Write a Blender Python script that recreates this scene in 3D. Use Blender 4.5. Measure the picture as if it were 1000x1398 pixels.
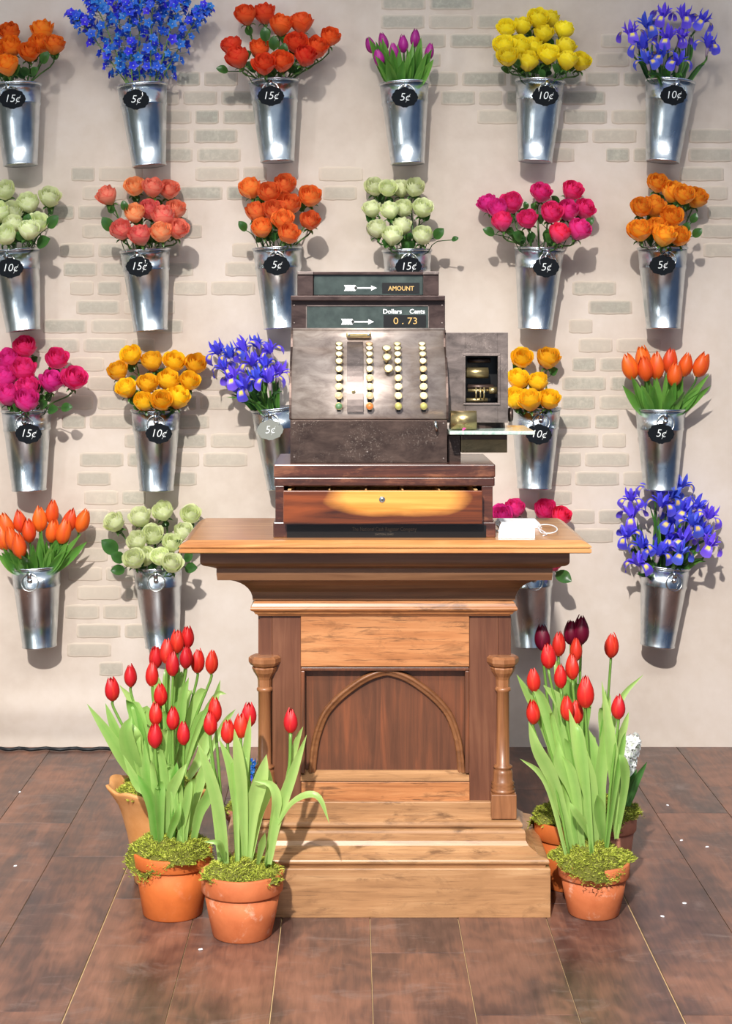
import bpy, bmesh, math, random
from mathutils import Vector, Matrix, noise
for o in list(bpy.data.objects): bpy.data.objects.remove(o)
random.seed(11)
C = bpy.context.scene.collection
PI = math.pi
# ------------------------------------------------------------------ camera, light, exposure
F, HX, HY, CZ = 2280.0, 480.0, 455.0, 1.40
cam = bpy.data.cameras.new('camera'); cam.sensor_fit = 'AUTO'; cam.sensor_width = 36
cam.lens = 36*F/1398.0; cam.shift_x = (500-HX)/1398.0; cam.shift_y = -(699-HY)/1398.0
cam.clip_start = .05; cam.clip_end = 60
co = bpy.data.objects.new('camera', cam); C.objects.link(co)
co.location = (0, 0, CZ); co.rotation_euler = (PI/2, 0, 0)
bpy.context.scene.camera = co
w = bpy.data.worlds.new('world'); bpy.context.scene.world = w; w.use_nodes = True
w.node_tree.nodes['Background'].inputs[0].default_value = (.70, .83, 1.0, 1)
w.node_tree.nodes['Background'].inputs[1].default_value = .44
def lamp(kind, name, loc, target, power, col, **kw):
    l = bpy.data.lights.new(name, kind); l.energy = power; l.color = col
    for k, v in kw.items(): setattr(l, k, v)
    o = bpy.data.objects.new(name, l); C.objects.link(o); o.location = loc
    o.rotation_euler = (Vector(target)-Vector(loc)).to_track_quat('-Z', 'Y').to_euler()
    return o
lamp('SPOT', 'stage_spotlight', (-1.16, -3.35, 6.1), (.1, 5.0, -.25), 4000, (1, .96, .91), spot_size=math.radians(34), spot_blend=.9, shadow_soft_size=.10)
lamp('AREA', 'added_fill_left', (-3.4, .6, 1.7), (0, 5.0, 1.2), 75, (.95, .98, 1.0), shape='RECTANGLE', size=.7, size_y=2.6)  # added panel light, no real window; gives the buckets their white streak
lamp('AREA', 'added_fill_right', (4.2, 1.6, 1.7), (0, 5.0, 1.2), 60, (.72, .86, 1.0), shape='RECTANGLE', size=1.0, size_y=2.6)  # added bluish panel light, no real window; tints the bucket reflections
lamp('AREA', 'added_overhead_fill', (0, 1.2, 4.0), (0, 4.1, .7), 80, (1, .97, .93), shape='RECTANGLE', size=4.5, size_y=.4)  # added overhead fill, made wide to lay a highlight across the key bank
vs = bpy.context.scene.view_settings
vs.view_transform = 'Standard'; vs.look = 'None'; vs.gamma = 1; vs.use_curve_mapping = False
vs.exposure = .30

# ------------------------------------------------------------------ helpers
def W(px, py, Y): return Vector(((px-HX)/F*Y, Y, CZ-(py-HY)/F*Y))
def lerp(a, b, t): return a+(b-a)*t
class MB:
    def __init__(s): s.v = []; s.f = []; s.c = []
    def add(s, vs, fs, cs=None):
        n = len(s.v); s.v += [tuple(v) for v in vs]; s.f += [tuple(i+n for i in f) for f in fs]
        s.c += cs if cs else [(.5, .5, .5)]*len(vs)
    def box(s, x0, x1, y0, y1, z0, z1):
        s.add([(x0,y0,z0),(x1,y0,z0),(x1,y1,z0),(x0,y1,z0),(x0,y0,z1),(x1,y0,z1),(x1,y1,z1),(x0,y1,z1)],
              [(0,3,2,1),(4,5,6,7),(0,1,5,4),(1,2,6,5),(2,3,7,6),(3,0,4,7)])
    def lathe(s, prof, cx, cy, z0=0, n=32, ax='Z', wob=None, closed=False):
        vs = []; fs = []; m = len(prof)
        for i, (r, z) in enumerate(prof):
            for k in range(n):
                a = 2*PI*k/n; rr = r; dz = 0
                if wob: rr, dz = wob(a, r, z)
                if ax == 'Z': vs.append((cx+rr*math.cos(a), cy+rr*math.sin(a), z0+z+dz))
                elif ax == 'X': vs.append((cx+z, cy+rr*math.cos(a), z0+rr*math.sin(a)))
                else: vs.append((cx+rr*math.cos(a), cy-z, z0+rr*math.sin(a)))
        for i in range(m-1):
            for k in range(n):
                fs.append((i*n+k, i*n+(k+1)%n, (i+1)*n+(k+1)%n, (i+1)*n+k))
        if prof[0][0] > 1e-6 and not closed: fs.append(tuple(range(n-1, -1, -1)))
        if prof[-1][0] > 1e-6 and not closed: fs.append(tuple((m-1)*n+k for k in range(n)))
        s.add(vs, fs)
    def tube(s, pts, r, n=6, cap=True, loop=False):
        pts = [Vector(p) for p in pts]; m = len(pts); vs = []; fs = []
        rs = r if isinstance(r, (list, tuple)) else [r]*m
        side = None
        for i, p in enumerate(pts):
            t = (pts[(i+1) % m]-pts[i-1]) if loop else (pts[min(i+1, m-1)]-pts[max(i-1, 0)])
            t.normalize()
            if side is None: side = t.orthogonal().normalized()
            side = (side - t*side.dot(t)).normalized(); up = t.cross(side)
            for k in range(n):
                a = 2*PI*k/n; vs.append(p+(side*math.cos(a)+up*math.sin(a))*rs[i])
        for i in range(m if loop else m-1):
            j = (i+1) % m
            for k in range(n): fs.append((i*n+k, i*n+(k+1) % n, j*n+(k+1) % n, j*n+k))
        if cap and not loop: fs += [tuple(range(n-1, -1, -1)), tuple((m-1)*n+k for k in range(n))]
        s.add(vs, fs)
    def blade(s, pts, width, face, cup=.25, prof=None, n=9, m=4, tint=.5, wave=0.0):
        """a leaf: pts path, width, face = direction its broad side looks"""
        P = spline(pts, n); vs = []; fs = []; cs = []
        face = Vector(face).normalized(); ph = random.random()*6
        for i, p in enumerate(P):
            t = i/(n-1); tg = (P[min(i+1, n-1)]-P[max(i-1, 0)]).normalized()
            side = tg.cross(face)
            if side.length < .05: side = tg.orthogonal()
            side.normalize(); nrm = side.cross(tg).normalized()
            wd = width*(prof(t) if prof else tulip_w(t))
            for k in range(m+1):
                u = 2*k/m-1
                q = p+side*(u*wd*.5)+nrm*(abs(u)**1.5*wd*cup + wave*wd*math.sin(t*9+ph+u*2))
                vs.append(q); cs.append((t, abs(u), tint))
        for i in range(n-1):
            for k in range(m): a = i*(m+1)+k; fs.append((a, a+1, a+m+2, a+m+1))
        s.add(vs, fs, cs)
    def mesh(s, name, off=Vector((0, 0, 0)), smooth=True):
        me = bpy.data.meshes.new(name)
        me.from_pydata([(v[0]-off[0], v[1]-off[1], v[2]-off[2]) for v in s.v], [], s.f)
        a = me.attributes.new('tone', 'FLOAT_COLOR', 'POINT')
        a.data.foreach_set('color', [x for c in s.c for x in (c[0], c[1], c[2], 1)])
        if smooth: me.polygons.foreach_set('use_smooth', [True]*len(me.polygons))
        me.update(); return me
    def build(s, name, mat, parent=None, smooth=False, bevel=0, loc=None):
        off = origin(parent) if parent else (Vector(loc) if loc else Vector((0, 0, 0)))
        me = s.mesh(name, off, smooth); me.materials.append(mat)
        o = bpy.data.objects.new(name, me); C.objects.link(o)
        if parent: o.parent = parent
        else: o.location = off
        if bevel:
            b = o.modifiers.new('bevel', 'BEVEL'); b.width = bevel; b.segments = 2; b.limit_method = 'ANGLE'; b.angle_limit = .6
            if not smooth:
                me.polygons.foreach_set('use_smooth', [False]*len(me.polygons))
        return o
def tulip_w(t): return (.35+.65*min(t/.45, 1)**.8) if t < .45 else max(.02, (1-((t-.45)/.55)**2.0))
def oval_w(t): return max(.03, math.sin(PI*min(1, t**.8))**.8)
def strap_w(t): return max(.03, (.6+.4*min(1, t*3))*(1-t**3))
def spline(pts, n):
    P = [Vector(p) for p in pts]
    if len(P) == 2: return [P[0].lerp(P[1], i/(n-1)) for i in range(n)]
    Q = [P[0]*2-P[1]]+P+[P[-1]*2-P[-2]]; out = []; m = len(P)-1
    for i in range(n):
        x = i/(n-1)*m; k = min(int(x), m-1); t = x-k
        a, b, c, d = Q[k:k+4]
        out.append(.5*((2*b)+(c-a)*t+(2*a-5*b+4*c-d)*t*t+(3*b-a-3*c+d)*t**3))
    return out
def origin(o):
    while o.parent: o = o.parent
    return o.location.copy()
def thing(name, label, cat, loc, group=None):
    o = bpy.data.objects.new(name, None); C.objects.link(o); o.location = loc; o.empty_display_size = .05
    return tag(o, label, cat, group)
def tag(o, label, cat, group=None, kind=None):
    if label: o['label'] = label
    if cat: o['category'] = cat
    if group: o['group'] = group
    if kind: o['kind'] = kind
    return o
def inst(name, me, parent, M, label=None):
    o = bpy.data.objects.new(name, me); C.objects.link(o); o.parent = parent; o.matrix_local = M
    if label: o['label'] = label
    return o
def frame(loc, axis, spin=0, s=1):
    q = Vector(axis).normalized().to_track_quat('Z', 'Y').to_matrix().to_4x4()
    return Matrix.Translation(loc) @ q @ Matrix.Rotation(spin, 4, 'Z') @ Matrix.Scale(s, 4)

# ------------------------------------------------------------------ materials
def srgb(r, g, b):
    f = lambda c: (c/255/12.92) if c/255 <= .04045 else ((c/255+.055)/1.055)**2.4
    return (f(r), f(g), f(b), 1)
class NT:
    def __init__(s, name):
        s.m = bpy.data.materials.new(name); s.m.use_nodes = True; s.n = s.m.node_tree.nodes; s.l = s.m.node_tree.links
        s.b = s.n['Principled BSDF']; s.out = s.n['Material Output']
    def new(s, t, **kw):
        x = s.n.new(t)
        for k, v in kw.items():
            if isinstance(k, str) and hasattr(x, k): setattr(x, k, v)
        return x
    def link(s, a, b): s.l.new(a, b)
    def coord(s, scale=(1, 1, 1), kind='Object', loc=(0, 0, 0)):
        t = s.new('ShaderNodeTexCoord'); m = s.new('ShaderNodeMapping'); m.inputs['Scale'].default_value = scale
        m.inputs['Location'].default_value = loc
        s.link(t.outputs[kind], m.inputs[0]); return m.outputs[0]
    def noise(s, vec, sc=5, det=4, dist=0, rough=.55):
        x = s.new('ShaderNodeTexNoise'); x.inputs['Scale'].default_value = sc; x.inputs['Detail'].default_value = det
        x.inputs['Distortion'].default_value = dist; x.inputs['Roughness'].default_value = rough
        s.link(vec, x.inputs['Vector']); return x.outputs['Fac']
    def ramp(s, fac, stops):
        x = s.new('ShaderNodeValToRGB'); e = x.color_ramp.elements
        while len(e) < len(stops): e.new(.5)
        for i, (p, c) in enumerate(stops): e[i].position = p; e[i].color = c if len(c) == 4 else (*c, 1)
        s.link(fac, x.inputs[0]); return x.outputs[0]
    def mix(s, fac, a, b, mode='MIX'):
        x = s.new('ShaderNodeMix'); x.data_type = 'RGBA'; x.blend_type = mode
        for i, v in ((0, fac), (6, a), (7, b)):
            if hasattr(v, 'node'): s.link(v, x.inputs[i])
            else: x.inputs[i].default_value = v
        return x.outputs[2]
    def math(s, op, a, b=0, c=None):
        x = s.new('ShaderNodeMath'); x.operation = op
        for i, v in enumerate((a, b) if c is None else (a, b, c)):
            if hasattr(v, 'node'): s.link(v, x.inputs[i])
            else: x.inputs[i].default_value = v
        return x.outputs[0]
    def bump(s, h, st=.2, d=.01):
        x = s.new('ShaderNodeBump'); x.inputs['Strength'].default_value = st; x.inputs['Distance'].default_value = d
        s.link(h, x.inputs['Height']); s.link(x.outputs[0], s.b.inputs['Normal'])
    def set(s, **kw):
        for k, v in kw.items():
            k = k.replace('_', ' ')
            if hasattr(v, 'node'): s.link(v, s.b.inputs[k])
            else: s.b.inputs[k].default_value = v
        return s.m
    def attr(s):
        a = s.new('ShaderNodeAttribute'); a.attribute_name = 'tone'; x = s.new('ShaderNodeSeparateColor'); s.link(a.outputs['Color'], x.inputs[0])
        return x.outputs
    def rnd(s): return s.new('ShaderNodeObjectInfo').outputs['Random']
def plain(name, col, rough=.5, metal=0, **kw):
    t = NT(name); return t.set(Base_Color=col, Roughness=rough, Metallic=metal, **kw)
def wood(name, stops, axis='X', rough=.38, blotch=None, coat=.15, scratch=0):
    t = NT(name); sc = {'X': (1.6, 26, 26), 'Z': (26, 26, 1.6), 'Y': (26, 1.6, 26)}[axis]
    v = t.coord(sc); n1 = t.noise(v, 1.6, 8, 1.2, .62); n2 = t.noise(t.coord((1, 1, 1)), 5, 3, .4)
    f = t.math('ADD', t.math('MULTIPLY', n1, .72), t.math('MULTIPLY', n2, .28))
    c = t.ramp(f, stops)
    if scratch:
        k = t.noise(t.coord({'X': (9, 200, 200), 'Z': (200, 200, 9), 'Y': (200, 9, 200)}[axis]), 1, 4, 0, .7); k = t.ramp(k, [(.56, (0, 0, 0)), (.66, (scratch,)*3)]); c = t.mix(k, c, srgb(74, 46, 28))
    if blotch:
        k = t.noise(t.coord({'X': (3, 9, 9), 'Z': (9, 9, 3), 'Y': (9, 3, 9)}[axis], loc=(3, 1, 2)), 3.2, 8, .6, .7)
        k = t.ramp(k, [(.52, (0, 0, 0)), (.64, (.8, .8, .8))])
        k = t.math('MULTIPLY', k, t.ramp(n1, [(.40, (.15,)*3), (.6, (1, 1, 1))]))
        c = t.mix(k, c, blotch)
    t.bump(n1, .12, .002)
    return t.set(Base_Color=c, Roughness=rough, Coat_Weight=coat, Coat_Roughness=.3)
light_wood = wood('light_wood', [(.3, srgb(146, 88, 48)), (.5, srgb(188, 124, 76)), (.7, srgb(208, 150, 100))], blotch=srgb(104, 66, 38), scratch=.7)
top_wood = wood('top_wood', [(.3, srgb(156, 98, 52)), (.5, srgb(196, 134, 78)), (.7, srgb(222, 168, 110))], rough=.22, coat=.5, scratch=.2)
pale_wood = wood('pale_wood', [(.3, srgb(146, 104, 68)), (.5, srgb(176, 130, 88)), (.7, srgb(200, 156, 112))], blotch=srgb(100, 68, 44), scratch=.35)
mid_wood = wood('mid_wood', [(.3, srgb(92, 56, 32)), (.5, srgb(128, 82, 50)), (.7, srgb(156, 106, 68))])
cornice_wood = wood('cornice_wood', [(.3, srgb(84, 54, 32)), (.5, srgb(116, 78, 50)), (.7, srgb(138, 98, 66))])
brown_wood = wood('brown_wood', [(.3, srgb(80, 46, 32)), (.5, srgb(108, 66, 46)), (.7, srgb(128, 84, 60))], axis='Z')
panel_wood = wood('panel_wood', [(.3, srgb(72, 44, 30)), (.5, srgb(102, 62, 42)), (.72, srgb(140, 80, 50))], axis='Z')
column_wood = wood('column_wood', [(.3, srgb(112, 70, 42)), (.5, srgb(150, 98, 62)), (.7, srgb(178, 124, 84))], axis='Z')
case_wood = wood('case_wood', [(.3, srgb(42, 22, 18)), (.5, srgb(72, 38, 28)), (.7, srgb(112, 62, 44))], rough=.25, coat=.5, blotch=srgb(140, 88, 62))
raw_wood = wood('raw_wood', [(.3, srgb(190, 140, 84)), (.6, srgb(226, 180, 120))])
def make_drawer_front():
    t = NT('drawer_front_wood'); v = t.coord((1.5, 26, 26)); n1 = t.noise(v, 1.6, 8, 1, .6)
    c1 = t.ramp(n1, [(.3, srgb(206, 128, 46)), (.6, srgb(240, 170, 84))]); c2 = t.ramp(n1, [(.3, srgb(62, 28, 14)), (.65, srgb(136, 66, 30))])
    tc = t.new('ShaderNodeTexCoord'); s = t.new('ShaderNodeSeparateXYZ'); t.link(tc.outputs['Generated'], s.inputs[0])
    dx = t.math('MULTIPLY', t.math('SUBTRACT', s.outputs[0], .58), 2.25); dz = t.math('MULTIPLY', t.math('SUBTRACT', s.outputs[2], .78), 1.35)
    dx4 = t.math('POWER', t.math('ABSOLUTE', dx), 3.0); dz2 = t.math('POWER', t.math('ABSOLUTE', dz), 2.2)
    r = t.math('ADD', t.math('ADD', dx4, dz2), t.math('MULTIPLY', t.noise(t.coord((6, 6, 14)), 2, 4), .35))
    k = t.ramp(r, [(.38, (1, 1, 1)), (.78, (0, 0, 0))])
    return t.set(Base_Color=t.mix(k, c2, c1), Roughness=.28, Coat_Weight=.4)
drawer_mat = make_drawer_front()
def make_metal(name, cols, rough=.36, speck=None, metal=.85):
    t = NT(name); n = t.noise(t.coord((4, 4, 9)), 4, 8, .5, .7); c = t.ramp(n, cols)
    if speck:
        k = t.noise(t.coord((1, 1, 1)), 240, 3, 0, .7); k2 = t.noise(t.coord((1, 1, 1)), 9, 3)
        k = t.math('MULTIPLY', t.ramp(k, [(.56, (0, 0, 0)), (.66, (.6, .6, .6))]), t.ramp(k2, [(.46, (0, 0, 0)), (.6, (1, 1, 1))]))
        c = t.mix(k, c, speck)
    r = t.ramp(n, [(.3, (rough-.08,)*3), (.7, (rough+.14,)*3)])
    return t.set(Base_Color=c, Metallic=metal, Roughness=r)
reg_metal = make_metal('register_metal', [(.3, srgb(146, 130, 122)), (.5, srgb(178, 162, 152)), (.7, srgb(200, 186, 176))], .38, metal=.6)
reg_dark = make_metal('register_dark_metal', [(.3, srgb(60, 46, 42)), (.7, srgb(92, 74, 66))], .36, speck=srgb(150, 134, 122), metal=.6)
reg_top = make_metal('register_head_metal', [(.3, srgb(56, 42, 40)), (.7, srgb(82, 64, 60))], .34, metal=.5)
reg_side = make_metal('printer_metal', [(.3, srgb(92, 82, 78)), (.7, srgb(138, 124, 118))], .4, speck=srgb(170, 155, 145), metal=.6)
brass = make_metal('brass', [(.3, srgb(150, 128, 84)), (.7, srgb(206, 188, 140))], .3)
mottled_brass = make_metal('mottled_brass', [(.3, srgb(96, 84, 60)), (.7, srgb(150, 134, 100))], .5, speck=srgb(70, 60, 44), metal=.4)
steel = plain('bright_steel', srgb(205, 205, 200), .22, 1)
black = plain('black_enamel', srgb(14, 12, 12), .35)
blackboard = plain('chalkboard_black', srgb(16, 20, 25), .9, 0, Specular_IOR_Level=.2)
glare_board = plain('glare_chalkboard', srgb(128, 130, 122), .6)  # glare on a chalkboard tag, painted as grey
chalk = plain('chalk_white', srgb(235, 238, 238), .8)
white_paint = plain('white_lettering', srgb(240, 242, 240), .6)
gold_paint = plain('gold_lettering', srgb(196, 158, 92), .5)
dull_gold = plain('dull_gold_lettering', srgb(92, 84, 72), .5)
slate = NT('grey_green_glass'); slate = slate.set(Base_Color=slate.ramp(slate.noise(slate.coord((3, 3, 3)), 8, 4), [(.3, srgb(52, 60, 58)), (.7, srgb(76, 86, 82))]), Roughness=.12)
marble = NT('pale_marble'); marble = marble.set(Base_Color=marble.ramp(marble.noise(marble.coord((6, 6, 6)), 6, 6, 2), [(.35, srgb(150, 180, 170)), (.6, srgb(208, 220, 206))]), Roughness=.12)
ivory = NT('ivory_key'); ivory = ivory.set(Base_Color=ivory.ramp(ivory.rnd(), [(0, srgb(222, 212, 168)), (1, srgb(240, 232, 204))]), Roughness=.3)
peach_key = plain('peach_key', srgb(228, 184, 146), .3); green_key = plain('green_key', srgb(96, 132, 92), .3)
orange_key = plain('orange_key', srgb(232, 122, 60), .3); olive_key = plain('olive_key', srgb(176, 172, 98), .3)
paper = plain('white_paper', srgb(246, 247, 250), .6); cord_mat = plain('white_cord', srgb(236, 238, 242), .5)
cable_mat = plain('black_rubber', srgb(20, 24, 28), .5)
def make_galv():
    t = NT('galvanised_steel'); n = t.noise(t.coord((1, 1, .12)), 60, 3)
    v = t.new('ShaderNodeTexVoronoi'); v.inputs['Scale'].default_value = 55; t.link(t.coord((1, 1, 1)), v.inputs['Vector'])
    c = t.ramp(v.outputs['Color'], [(0, srgb(200, 208, 214)), (1, srgb(222, 228, 232))])
    tg = t.new('ShaderNodeTangent'); tg.direction_type = 'RADIAL'; tg.axis = 'Z'; t.link(tg.outputs[0], t.b.inputs['Tangent'])
    return t.set(Base_Color=c, Metallic=1, Anisotropic=.75, Roughness=t.ramp(n, [(.3, (.20,)*3), (.7, (.28,)*3)]))
galv = make_galv()
def petal_mat(name, base, mid, edge, trans=.25, extra=None, hue=.0):
    """tone.r: along petal, tone.g: layer (outer 1), tone.b: extra colour"""
    t = NT(name); a = t.attr()
    c = t.ramp(a[0], [(0, base), (.45, mid), (.72, mid), (1, edge)])
    if extra: c = t.mix(a[2], c, extra)
    vein = t.noise(t.coord((1, 1, 1)), 60, 3)
    c = t.mix(1.0, c, t.ramp(vein, [(.3, (.86,)*3), (.7, (1.08,)*3)]), 'MULTIPLY')
    h = t.new('ShaderNodeHueSaturation'); t.link(c, h.inputs['Color'])
    t.link(t.math('ADD', .5-hue/2, t.math('MULTIPLY', t.rnd(), hue)), h.inputs['Hue'])
    t.link(t.math('ADD', .95, t.math('MULTIPLY', t.rnd(), .2)), h.inputs['Value'])
    c = h.outputs[0]
    t.set(Base_Color=c, Roughness=.45)
    tr = t.new('ShaderNodeBsdfTranslucent'); t.link(c, tr.inputs[0]); ms = t.new('ShaderNodeMixShader'); ms.inputs[0].default_value = trans
    t.link(t.b.outputs[0], ms.inputs[1]); t.link(tr.outputs[0], ms.inputs[2]); t.link(ms.outputs[0], t.out.inputs[0])
    return t.m
R = {
 'orange': petal_mat('orange_rose_petal', srgb(250, 176, 70), srgb(250, 142, 44), srgb(226, 84, 20), hue=.02),
 'orangered': petal_mat('orange_red_rose_petal', srgb(250, 150, 110), srgb(242, 98, 50), srgb(222, 58, 26), hue=.02),
 'coral': petal_mat('coral_rose_petal', srgb(255, 214, 150), srgb(252, 166, 130), srgb(238, 104, 76), hue=.06),
 'peach': petal_mat('bright_orange_rose_petal', srgb(255, 200, 110), srgb(252, 150, 74), srgb(236, 92, 44), hue=.02),
 'golden': petal_mat('golden_orange_rose_petal', srgb(255, 214, 80), srgb(254, 180, 54), srgb(232, 102, 28), hue=.02),
 'yellow': petal_mat('yellow_rose_petal', srgb(246, 220, 30), srgb(255, 236, 50), srgb(255, 244, 90), hue=.01),
 'yelloworange': petal_mat('yellow_orange_rose_petal', srgb(232, 96, 14), srgb(255, 206, 40), srgb(255, 214, 60), hue=.03),
 'white': petal_mat('greenish_white_rose_petal', srgb(206, 226, 140), srgb(238, 244, 196), srgb(250, 252, 228), hue=.01),
 'pink': petal_mat('hot_pink_rose_petal', srgb(252, 130, 196), srgb(244, 66, 146), srgb(224, 20, 92), hue=.05)}
redtulip = petal_mat('red_tulip_petal', srgb(226, 110, 60), srgb(222, 40, 36), srgb(236, 72, 50), hue=.008)
darktulip = petal_mat('dark_tulip_petal', srgb(120, 14, 40), srgb(110, 8, 42), srgb(140, 20, 60))
purpletulip = petal_mat('purple_tulip_petal', srgb(170, 60, 140), srgb(176, 34, 142), srgb(190, 60, 160))
orangetulip = petal_mat('orange_tulip_petal', srgb(246, 150, 50), srgb(242, 104, 34), srgb(238, 84, 40), hue=.02)
iris_mat = petal_mat('iris_petal', srgb(92, 80, 226), srgb(84, 76, 230), srgb(122, 112, 242), extra=srgb(250, 222, 110), hue=.04)
delph_mat = petal_mat('delphinium_petal', srgb(40, 70, 200), srgb(44, 96, 222), srgb(84, 148, 238), extra=srgb(226, 240, 240), hue=.06)
hyacinth_mat = petal_mat('white_hyacinth_petal', srgb(226, 236, 214), srgb(246, 248, 246), srgb(250, 252, 252))
def leafmat(name, a, b, tr=.3):
    t = NT(name); at = t.attr(); n = t.noise(t.coord((1, 1, 1)), 25, 3)
    c = t.ramp(t.math('ADD', t.math('ADD', t.math('MULTIPLY', at[2], .55), t.math('MULTIPLY', at[1], .2)), t.math('MULTIPLY', n, .25)), [(.2, a), (.8, b)])
    t.set(Base_Color=c, Roughness=.34)
    x = t.new('ShaderNodeBsdfTranslucent'); t.link(c, x.inputs[0]); ms = t.new('ShaderNodeMixShader'); ms.inputs[0].default_value = tr
    t.link(t.b.outputs[0], ms.inputs[1]); t.link(x.outputs[0], ms.inputs[2]); t.link(ms.outputs[0], t.out.inputs[0]); return t.m
rose_leaf = leafmat('rose_leaf_green', srgb(34, 72, 36), srgb(78, 128, 58))
tulip_leaf = leafmat('tulip_leaf_green', srgb(112, 172, 70), srgb(192, 224, 132), .4)
wall_tulip_leaf = leafmat('bucket_tulip_leaf_green', srgb(70, 128, 48), srgb(124, 178, 80))
stem_mat = leafmat('stem_green', srgb(84, 128, 52), srgb(140, 180, 84), .1)
dark_stem = leafmat('dark_stem_green', srgb(44, 84, 34), srgb(88, 132, 56), .1)
def make_moss():
    t = NT('moss'); a = t.attr()
    c = t.ramp(a[0], [(0, srgb(84, 78, 26)), (.3, srgb(128, 136, 38)), (.6, srgb(170, 180, 56)), (1, srgb(208, 208, 96))])
    return t.set(Base_Color=c, Roughness=.8)
moss_mat = make_moss()
def make_terra(name, c1, c2, chalky=.3):
    t = NT(name); n = t.noise(t.coord((1, 1, 1)), 9, 6, .4, .65); c = t.ramp(n, [(.3, c1), (.65, c2)])
    k = t.ramp(t.noise(t.coord((1, 1, 1), loc=(4, 2, 1)), 22, 5, 0, .7), [(.58, (0, 0, 0)), (.70, (chalky,)*3)])
    c = t.mix(k, c, srgb(232, 196, 172)); t.bump(n, .1, .002)
    return t.set(Base_Color=c, Roughness=.7)
terra = make_terra('terracotta', srgb(186, 96, 52), srgb(214, 122, 74), .45)
terra_orange = make_terra('orange_terracotta', srgb(190, 94, 36), srgb(216, 114, 50), .1)
terra_pale = make_terra('pale_terracotta', srgb(172, 108, 84), srgb(196, 132, 106), .5)
terra_tan = make_terra('tan_terracotta', srgb(206, 138, 74), srgb(228, 164, 104), .35)
soil = plain('soil', srgb(48, 36, 26), .9)

# ------------------------------------------------------------------ setting: backdrop wall with faux bricks, floor of planks
WY = 5.65
def make_wall():
    t = NT('backdrop_plaster'); n = t.noise(t.coord((1, 1, 1)), 2.2, 5, .5)
    f = t.noise(t.coord((1, 1, 1), loc=(2, 7, 1)), 30, 3)
    c = t.ramp(t.math('ADD', t.math('MULTIPLY', n, .8), t.math('MULTIPLY', f, .2)), [(.3, srgb(190, 174, 160)), (.5, srgb(204, 190, 177)), (.7, srgb(214, 202, 192))])
    t.bump(f, .05, .004)
    return t.set(Base_Color=c, Roughness=.85)
wall_mat = make_wall()
mb = MB(); nx, nz = 120, 90; X0, X1, ZT = -3.4, 3.4, 3.2
def wall_y(x, z):
    k = math.exp(-((z-.13)/.05)**2)*.014+math.exp(-((z-.03)/.03)**2)*-.006
    return WY-k*max(0, min(1, (-.35-x)/.5))-.004*math.exp(-((z-.05)/.05)**2)*math.sin(x*5)
vs_ = []; fs_ = []
zs = [ZT*(j/nz)**1.7 for j in range(nz+1)]
for j in range(nz+1):
    for i in range(nx+1):
        x = X0+(X1-X0)*i/nx; vs_.append((x, wall_y(x, zs[j]), zs[j]))
for j in range(nz):
    for i in range(nx): a = j*(nx+1)+i; fs_.append((a, a+1, a+nx+2, a+nx+1))
n0 = len(vs_); vs_ += [(X0, WY+.06, 0), (X1, WY+.06, 0), (X1, WY+.06, ZT), (X0, WY+.06, ZT)]
fs_ += [(n0+1, n0, n0+3, n0+2), (nz*(nx+1), nz*(nx+1)+nx, n0+2, n0+3), (nx, 0, n0, n0+1), (0, nz*(nx+1), n0+3, n0), (nz*(nx+1)+nx, nx, n0+1, n0+2)]
mb.add(vs_, fs_)
wall = mb.build('wall_back', wall_mat, smooth=True); wall['kind'] = 'structure'
def make_brick():
    t = NT('faded_brick'); tc = t.new('ShaderNodeTexCoord'); s = t.new('ShaderNodeSeparateXYZ'); t.link(tc.outputs['Generated'], s.inputs[0])
    def edge(o, k):
        return t.math('MINIMUM', t.math('MULTIPLY', t.math('SUBTRACT', .5, t.math('ABSOLUTE', t.math('SUBTRACT', o, .5))), k), 1)
    e = t.math('MULTIPLY', edge(s.outputs[0], 12), edge(s.outputs[2], 5))
    oi = t.new('ShaderNodeObjectInfo')
    geo = t.new('ShaderNodeNewGeometry'); mp = t.new('ShaderNodeMapping'); mp.inputs['Scale'].default_value = (1, 1, 1); t.link(geo.outputs['Position'], mp.inputs[0])
    n = t.noise(mp.outputs[0], 55, 5, .4, .7); n2 = t.noise(mp.outputs[0], 7, 3)
    c = t.ramp(t.math('ADD', t.math('MULTIPLY', n, .6), t.math('MULTIPLY', n2, .4)), [(.34, srgb(98, 108, 102)), (.52, srgb(130, 138, 128)), (.68, srgb(178, 180, 164))])
    k = t.math('MULTIPLY', e, t.math('ADD', .40, t.math('MULTIPLY', n2, .6)))
    sp = t.new('ShaderNodeSeparateColor'); t.link(oi.outputs['Color'], sp.inputs[0])
    k = t.math('MULTIPLY', k, sp.outputs[0])
    return t.set(Base_Color=t.mix(k, srgb(206, 190, 174), c), Roughness=.85)
brick_mat = make_brick()
def inpoly(x, y, P):
    r = False; j = len(P)-1
    for i in range(len(P)):
        if (P[i][1] > y) != (P[j][1] > y) and x < (P[j][0]-P[i][0])*(y-P[i][1])/(P[j][1]-P[i][1])+P[i][0]: r = not r
        j = i
    return r
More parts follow.
